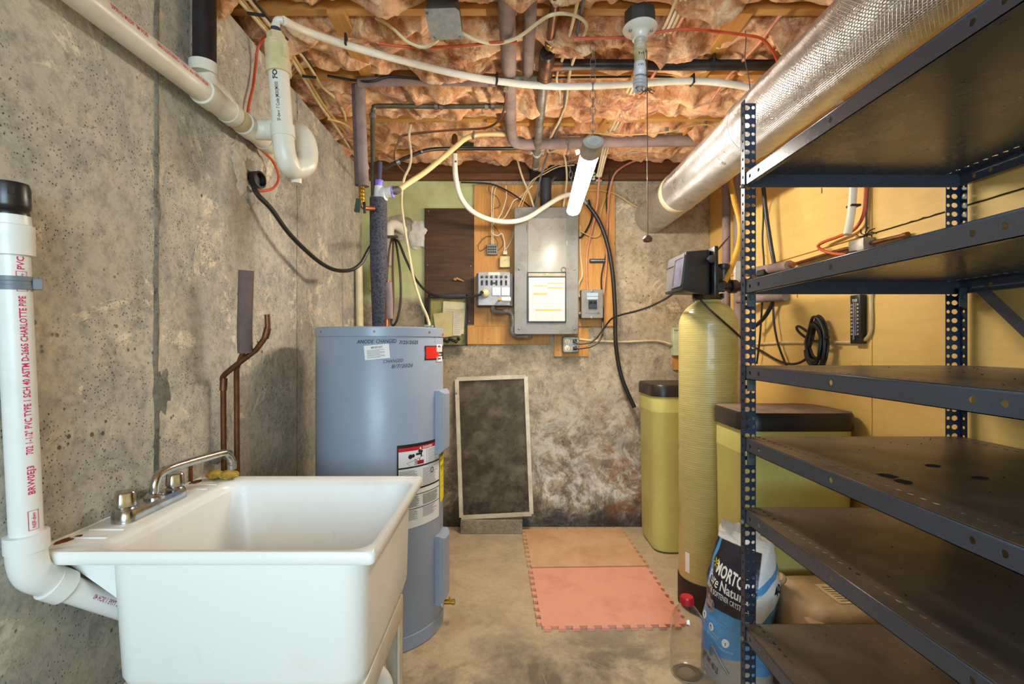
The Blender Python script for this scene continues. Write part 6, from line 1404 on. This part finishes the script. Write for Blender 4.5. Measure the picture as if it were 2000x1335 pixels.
bm = B(); cyl(bm, tfn(tw*.5, thh*.08)+Vector((-.003, 0, 0)), tfn(tw*.5, thh*.84)+Vector((-.003, 0, 0)), .0018, 8); lathe(bm, [(.002, 0), (.004, .003), (.004, .012), (.002, .014)], tfn(tw*.5, thh*.07)+Vector((-.003, 0, 0)), seg=10); part('glass_tube', bm, M_STEEL, th)
# coil of black cord
cc = Xp(1600, 663, XW-.03); bm = B(); rn = random.Random(4); pts = []
for k in range(7*14):
    a = 2*pi*k/14; lo = k//14
    ry, rz = .048+.012*sin(lo*2.1), .085+.018*cos(lo*1.7)
    pts.append(cc+Vector((-.004*lo+.004*sin(a*3), ry*cos(a)*(1-.22*sin(a)), -.015+rz*sin(a)+.006*cos(lo*3))))
tube(bm, spline(pts, 2), .0058, 8)
solo('coiled_cord', bm, M_BLKC, 'coil of black cord hanging on the yellow wall left of the thermometer', 'cord coil')
cable('looped_cable', 'slim loop of black cord sticking out left of the coil', [Xp(1585, 655, XW-.04), Xp(1572, 644, XW-.035), Xp(1560, 637, XW-.03), Xp(1556, 640, XW-.03), Xp(1562, 650, XW-.03), Xp(1580, 662, XW-.035), Xp(1600, 666, XW-.045), Xp(1618, 658, XW-.045)], .0055, M_BLKC)
cable('coil_tail', 'black cord sagging from the coil back to the shelf post', xw([(1582, 690), (1572, 702), (1555, 710), (1535, 709), (1512, 700), (1492, 688), (1470, 676)], XW-.02), .0055, M_BLKC)
cable('hanging_cable', 'thick black cord leaning from the duct to behind the second shelf', [Xp(1491, 366, XW-.06), Xp(1497, 420, XW-.05), Xp(1506, 480, XW-.04), Xp(1513, 525, XW-.03), Xp(1511, 580, XW-.03), Xp(1502, 605, XW-.03), Xp(1488, 625, XW-.04), Xp(1470, 640, XW-.05)], .0095, M_BLKC, 9)
cable('hanging_cable', 'thin black cord hanging straight down beside the shelf post', [Xp(1492, 372, XW-.05), Xp(1491, 420, XW-.02), Xp(1489, 470, XW-.02), Xp(1492, 520, XW-.02), Xp(1488, 600, XW-.02), Xp(1484, 660, XW-.02), Xp(1478, 710, XW-.02)], .0048, M_BLKC)
cable('hanging_cable', 'slim black cord falling from the second shelf to the third', [Xp(1510, 560, XW-.02), Xp(1511, 620, XW-.02), Xp(1518, 665, XW-.02), Xp(1530, 700, XW-.02), Xp(1540, 722, XW-.02)], .005, M_BLKC)
cable('extension_cable', 'orange extension cord looping down the yellow wall to a black plug', [Xp(1692, 330, XW-.01), Xp(1691, 380, XW-.01), Xp(1686, 420, XW-.012), Xp(1668, 448, XW-.015), Xp(1640, 461, XW-.02), Xp(1610, 472, XW-.025), Xp(1598, 480, XW-.03), Xp(1606, 488, XW-.035), Xp(1630, 495, XW-.03), Xp(1656, 497, XW-.03)], .0058, M_ORGC)
cable('black_wire', 'thin black wire beside the orange extension cord on the yellow wall', xw([(1697, 330), (1695, 380), (1692, 420), (1692, 452)], XW-.004), .003, M_BLKC)
wb = thing('wall_receptacle', 'small grey receptacle box on the yellow wall with a black plug', 'outlet', Xp(1690, 495, XW))
c = Xp(1690, 487, XW); bm = B(); box(bm, (XW-.04, c.y-.045, c.z-.03), (XW+.004, c.y+.03, c.z+.035), .004, 2); part('box', bm, M_STEEL, wb)
bm = B(); tube(bm, [Xp(1655, 497, XW-.03), Xp(1664, 495, XW-.03), Xp(1678, 493, XW-.03)], [.009, .013, .013], 12); part('plug', bm, M_RUB, wb, 'black plug')
bm = B(); tube(bm, [Xp(1551, 516, XW-.012), Xp(1640, 489, XW-.012), Xp(1770, 459, XW-.012)], .0075, 10); lathe(bm, [(.0075, -.012), (.010, -.010), (.010, .006), (.006, .008)], Xp(1770, 459, XW-.012), (0, -1, 0), 12); solo('copper_rod', bm, M_COP, 'long thin brown copper pipe level on the yellow wall above the second shelf', 'pipe')
rc_ = Xp(1692, 458, XR); bm = B()
for k in range(9): a = k*.75; tube(bm, spline([(XR, rc_.y, rc_.z), (XR-.002, rc_.y+.03*cos(a), rc_.z+.012*sin(a)), (XR-.001, rc_.y+.05*cos(a+.3), rc_.z+.026*sin(a+.4))], 3), .0016, 5)
struct('split_paint', bm, M_DIRT, wall_right)
for y0, y1 in ((1.18, 1.69),):
    bm = B(); pts = [Vector((XR-.0006, y0+(y1-y0)*k/24, 1.531+.003*noise.noise((k*.9, 2, 1)))) for k in range(25)]; tube(bm, pts, .0016, 5); struct('seam_crack', bm, M_DIRT, wall_right)

# ================================================================== on the floor, right
# bag of water softener salt
def bag_mat():
    q = NT('printed_salt_bag'); s = q.sep('UV'); u, v = s[0], s[1]
    wv_ = q.noise(3, 3, .5)
    navy, blue, white, grey = lin((36, 33, 48)), lin((84, 150, 206)), lin((226, 224, 222)), lin((170, 164, 156))
    col = q.mix(q.ramp(v, .50, .505), blue, navy)                                     # navy over blue
    low = q.math('ADD', v, q.ramp(u, .0, .25, .03, -.03))
    col = q.mix(q.ramp(low, .20, .205, 1, 0), col, grey)                              # grey foot
    side = q.math('MULTIPLY', q.ramp(u, .285, .29), q.ramp(u, .49, .495, 1, 0))
    diag = q.math('ADD', v, q.math('MULTIPLY', u, -1.1))
    sidecol = q.mix(q.ramp(diag, .15, .155), blue, q.mix(q.ramp(diag, .34, .345), white, q.mix(q.ramp(diag, .40, .405), blue, white)))
    sidecol = q.mix(q.ramp(v, .16, .165, 1, 0), sidecol, grey)
    col = q.mix(side, col, sidecol)
    edge = q.math('MULTIPLY', q.ramp(u, .018, .024, 1, 0), q.ramp(v, .60, .605))
    col = q.mix(edge, col, blue)
    col = q.mix(q.ramp(v, .925, .93), col, white)
    q.set(col=col, rough=q.ramp(wv_, .3, .7, .22, .34), spec=.6)
    h = q.math('ADD', q.noise(9, 6, .6, q.coord((1, 1, 2.5)), .8), q.math('MULTIPLY', q.noise(30, 4, .6, q.coord((1, 1, 2))), .3)); q.bump(h, .55, .012); return q.m
Lc, Nc = Vector((.676, 1.755, 0)), Vector((.778, 1.572, 0)); ud = (Nc-Lc).normalized(); dd = Vector((-ud.y, ud.x, 0)); Wd = (Nc-Lc).length; Dp = .145
# ring order: u 0..0.28 front (L to N), then the side, the back, the far side
def bag_ring(v, z):
    out = []; n = 48
    sq = 1-max(0, (v-.55)/.45)**1.6*.72           # depth shrinks to the seal
    wsc = 1-max(0, (v-.6)/.4)**2*.16; bul = .016*sin(pi*min(1, v*1.05))
    per = [(.28, 'f'), (.22, 's'), (.28, 'b'), (.22, 't')]
    for k in range(n):
        u = k/n
        if u < .28: a, b = u/.28, 0.0; bb = (a, -1)
        elif u < .5: a, b = 1.0, (u-.28)/.22
        elif u < .78: a, b = 1-(u-.5)/.28, 1.0
        else: a, b = 0.0, 1-(u-.78)/.22
        x = (a-.5)*2; y = (b-.5)*2
        rx = math.sqrt(max(0, 1-.42*y*y)) if abs(y) <= 1 else 1; ry = math.sqrt(max(0, 1-.42*x*x))
        px = .5*Wd*x*rx*wsc*1.12+.0; py = .5*Dp*y*ry*1.15*sq
        if b == 0.0: py -= bul*(1-x*x)
        p = Lc+ud*(Wd*.5+px)+dd*(Dp*.5+py)+Vector((0, 0, z))
        p += ud*(.022*v)+dd*(.02*v)               # leans back and to the right
        nz = .012*noise.noise(Vector((p.x*14, p.y*14, z*10)))+.005*noise.noise(Vector((p.x*40, p.y*40, z*34)))
        p += (ud*x*.6+dd*y).normalized()*nz*min(1, v*6)
        out.append(p)
    return out
bag = thing('salt_bag', 'plump navy and blue bag of water softener crystals behind the shelf post', 'bag', tuple(Lc+ud*Wd*.5+dd*Dp*.5))
HB = .50
vals = [0, .01, .04]+[.04+.96*k/34 for k in range(1, 35)]
def zrow(v, k, n=48): return HB*v
bm = B(); loft(bm, [bag_ring(v, HB*v) for v in vals], True, True, True)
sk = part('sack', bm, bag_mat(), bag, sharp=60)
def bag_pt(u, v, lift=.0012):
    """point on the printed front/side of the sack, u in 0..1 round the sack, v height share"""
    r = bag_ring(v, HB*v); k = (u % 1)*48; i = int(k); t = k-i; p = r[i % 48].lerp(r[(i+1) % 48], t)
    q_ = r[(i+1) % 48]-r[i % 48]; n_ = Vector((q_.y, -q_.x, 0)).normalized()
    return p+n_*lift
def bag_text(bm, s, size, u0, v0, width_u, bold=.02, slope=0.0, lift=.0016):
    text(bm, s, size, lambda a, b: bag_pt(u0+a*width_u, v0+b/HB+slope*a, lift), 1.0, bold)
bm = B()
bag_text(bm, 'MORTON', .052, .060, .725, .210, .03, -.05); bag_text(bm, 'Pure', .044, .012, .655, .088, .0, -.02); bag_text(bm, 'Natural', .044, .115, .633, .155, .02, -.03); bag_text(bm, 'WATER SOFTENER CRYSTALS', .024, .010, .605, .255, .01, -.055)
part('lettering', bm, M_WHITE, sk)
bm = B(); bag_text(bm, '40', .04, .38, .66, .065, .03, .02); part('lettering', bm, M_INK, sk)
bm = B(); text(bm, 'Natural', .034, lambda a, b: bag_pt(.33-b/.65+.06, .26+a*.17, .0016), 1.0, .02); part('lettering', bm, flat('pale_blue_print', (176, 206, 232)), sk)
def disc(bm, u0, v0, r, lift=.0014, n=20, f=bag_pt): 
    bm.faces.new([bm.verts.new(f(u0+r*cos(2*pi*k/n)/.78, v0+r*sin(2*pi*k/n)/HB, lift)) for k in range(n)])
bm = B(); disc(bm, .052, .505, .030); part('badge', bm, flat('silver_badge', (150, 144, 142), .35), sk)
bm = B(); bag_text(bm, '4-in-1', .028, .022, .505, .062, .01, -.01, .0024); bag_text(bm, 'BENEFITS', .012, .026, .478, .052, .02, -.01, .0024); patch(bm, lambda a, b: bag_pt(a, b, .0024), .020, .494, .084, .4965, 4, 1); part('lettering', bm, M_INK, sk)
bm = B()
for u0, v0 in ((.022, .40), (.080, .36), (.175, .315)): disc(bm, u0, v0, .0135, .0016)
part('icon', bm, M_WHITE, sk)
bm = B()
for u0, v0 in ((.022, .40), (.080, .36), (.175, .315)):
    disc(bm, u0-.003, v0+.006, .0045, .0024, 10); patch(bm, lambda a, b: bag_pt(a, b, .0024), u0-.002, v0-.016, u0+.002, v0+.004)
part('icon_mark', bm, M_INKG, sk)
bm = B(); bag_text(bm, 'Water Filtering', .012, .055, .325, .08, .0, -.01); bag_text(bm, 'Salt System', .012, .055, .305, .07, .0, -.01); bag_text(bm, 'Natural', .012, .15, .265, .06, .0, -.01); part('lettering', bm, flat('pale_blue_print', (0, 0, 0)), sk)
bm = B(); tube(bm, [bag_pt(u_, v_, .002) for u_, v_ in ((.078, .16), (.080, .20), (.088, .225), (.100, .23), (.115, .215), (.15, .16), (.19, .11))], .0045, 8); part('faucet_picture', bm, flat('picture_steel', (112, 112, 114), .3), sk)
bm = B(); bag_text(bm, 'NET WT 40 LB', .03, .010, .118, .12, .03, -.06); part('lettering', bm, flat('foot_print', (92, 88, 84)), sk)
bm = B()
for k in range(6):
    a = k*pi/3; vs_ = [bm.verts.new(bag_pt(.048+x_/.78, .775+y_/HB, .0016)) for x_, y_ in ((0, 0), (.011*cos(a-.25), .011*sin(a-.25)), (.020*cos(a), .020*sin(a)), (.011*cos(a+.25), .011*sin(a+.25)))]; bm.faces.new(vs_)
part('starburst', bm, M_YELL, sk)
bm = B()
rb = [bag_ring(1.0, HB)[k] for k in range(0, 14)]
fin = [[p+Vector((0, 0, -.006)) for p in rb], [p+Vector((0, 0, .012))+ud*-.004 for p in rb], [p+Vector((0, 0, .030+.006*sin(k*1.3)))-dd*(.006+.006*sin(k*.9)) for k, p in enumerate(rb)]]
R_ = [[bm.verts.new(p) for p in row] for row in fin]
for a, b in zip(R_, R_[1:]):
    for k in range(len(a)-1): bm.faces.new((a[k], a[k+1], b[k+1], b[k]))
r2 = [[bm.verts.new(p+dd*.003) for p in row] for row in fin]
for a, b in zip(r2, r2[1:]):
    for k in range(len(a)-1): bm.faces.new((a[k], b[k], b[k+1], a[k+1]))
part('top_seal', bm, mat('white_bag_film', (228, 226, 222), .35, scale=12, bump=.2), bag, 'white crimped top seal')

# clear plastic jug
qg = NT('clear_plastic'); qg.set(col=(.93, .93, .93, 1), rough=.05, trans=1.0, ior=1.40, spec=.6)
BX, BY = .628, 1.715
jg = thing('clear_jug', 'clear empty plastic jug with a red cap on the floor beside the bag', 'bottle', (BX, BY, 0))
prof = [(.0, .004), (.030, .003), (.050, .001), (.0545, .008), (.0555, .03), (.0555, .075), (.0540, .082), (.0555, .089), (.0555, .100), (.0540, .107), (.0555, .114), (.0555, .150), (.0545, .156), (.0555, .162), (.0555, .180), (.050, .203), (.034, .226), (.022, .240), (.0185, .246), (.0185, .258)]
bm = B(); t_ = .0012; lathe(bm, prof[1:]+[(r-t_, z) for r, z in reversed(prof[2:])]+[(.030, .005)], (BX, BY, 0), seg=44, cap=False)
bm2 = bm; jm = part('body', bm, qg.m, jg, sharp=60)
bm = B(); n = 36; prof_c = [(.0200, .240), (.0225, .242), (.0225, .262), (.0205, .266)]
lathe(bm, prof_c, (BX, BY, .002), seg=n)
for k in range(30): a = 2*pi*k/30; obox(bm, (BX+.0226*cos(a), BY+.0226*sin(a), .2535), (.0014, .0020, .018), (0, 0, a))
part('cap', bm, mat('red_cap', (204, 22, 42), .35), jg, 'red ribbed screw cap')
# tan container with a label, behind the lowest shelf
tc = thing('tan_container', 'tan moulded container with a paper label on the floor behind the lowest shelf', 'container', (1.05, 1.55, 0))
M_TAN = mat('tan_moulded_plastic', (172, 140, 100), .6, col2=(146, 116, 80), scale=12, bump=.15)
bm = B(); loft(bm, [rrect(.905, 1.43, 1.235, 1.70, .03, 0, 5), rrect(.90, 1.425, 1.24, 1.705, .03, .01, 5), rrect(.90, 1.425, 1.24, 1.705, .035, .325, 5), rrect(.912, 1.44, 1.228, 1.69, .035, .350, 5), rrect(.94, 1.47, 1.20, 1.66, .035, .366, 5)]); part('body', bm, M_TAN, tc)
bm = B(); lathe(bm, [(.024, 0), (.026, .004), (.026, .03), (.020, .036)], (.925, 1.66, .335), (-.5, -.2, .85), 18); part('spout', bm, M_TAN, tc)
bm = B(); box(bm, (.885, 1.42, .318), (.93, 1.47, .335), .006, 2); part('corner_lug', bm, M_TAN, tc)
zf2 = plane_fn((1.00, 1.478, .3672), (1, .02, 0), (-.02, 1, 0), (0, 0, 1), .0006)
bm = B(); patch(bm, zf2, 0, 0, .19, .12, 2, 2); pl_ = part('paper_label', bm, mat('tan_label', (206, 178, 128), .7, scale=14), tc)
bm = B(); zf3 = plane_fn((1.00, 1.478, .3672), (1, .02, 0), (-.02, 1, 0), (0, 0, 1), .0011)
for k in range(7): patch(bm, zf3, .012, .012+.014*k, .012+(.15 if k % 2 else .11), .016+.014*k)
part('lettering', bm, flat('brown_print', (118, 92, 62)), pl_)

# puzzle foam mats
def mat_tile(x0, y0, x1, y1, rot, m, label, edges):
    p = .055; d = .019
    def side(ax, n, sgn):
        """tooth outline from 0 to 1 along a side: list of (t, outward)"""
        L = ax; k = max(3, int(L/p)); w_ = L/k; out = []
        for i in range(k):
            if i % 1 == 0:
                t = i*w_
                out += [(t+w_*.16, 0), (t+w_*.08, d), (t+w_*.62, d), (t+w_*.54, 0)] if i < k-1 or True else []
        return out
    W, H = x1-x0, y1-y0; poly = []
    def add(side_, pts):
        for t, o in pts:
            if side_ == 'S': poly.append((x0+t, y0-o))
            if side_ == 'E': poly.append((x1+o, y0+t))
            if side_ == 'N': poly.append((x1-t, y1+o))
            if side_ == 'W': poly.append((x0-o, y1-t))
    for s_, L in (('S', W), ('E', H), ('N', W), ('W', H)):
        corner = {'S': (x0, y0), 'E': (x1, y0), 'N': (x1, y1), 'W': (x0, y1)}[s_]; poly.append(corner)
        if s_ in edges: add(s_, side(L, 0, 1))
    c = Vector(((x0+x1)/2, (y0+y1)/2, 0)); R = Matrix.Rotation(rot, 3, 'Z')
    bm = B(); prism(bm, [c+R @ (Vector((a, b, .0005))-c) for a, b in poly], (0, 0, .0125))
    return solo('foam_mat', bm, m, label, 'floor mat')
M_MATP = mat('salmon_foam', (226, 158, 134), .85, col2=(208, 138, 112), scale=5, lohi=(.5, .75), bump=.2, bscale=300)
M_MATT = mat('dusty_tan_foam', (212, 170, 128), .85, col2=(194, 148, 104), scale=4, lohi=(.42, .66), bump=.2, bscale=300)
mat_tile(.135, 1.985, .715, 2.495, radians(1.6), M_MATP, 'nearer salmon pink puzzle foam mat on the concrete floor', 'SEW')
mat_tile(.118, 2.510, .705, 3.02, radians(1.6), M_MATT, 'farther dusty tan puzzle foam mat against the back wall', 'ENW')
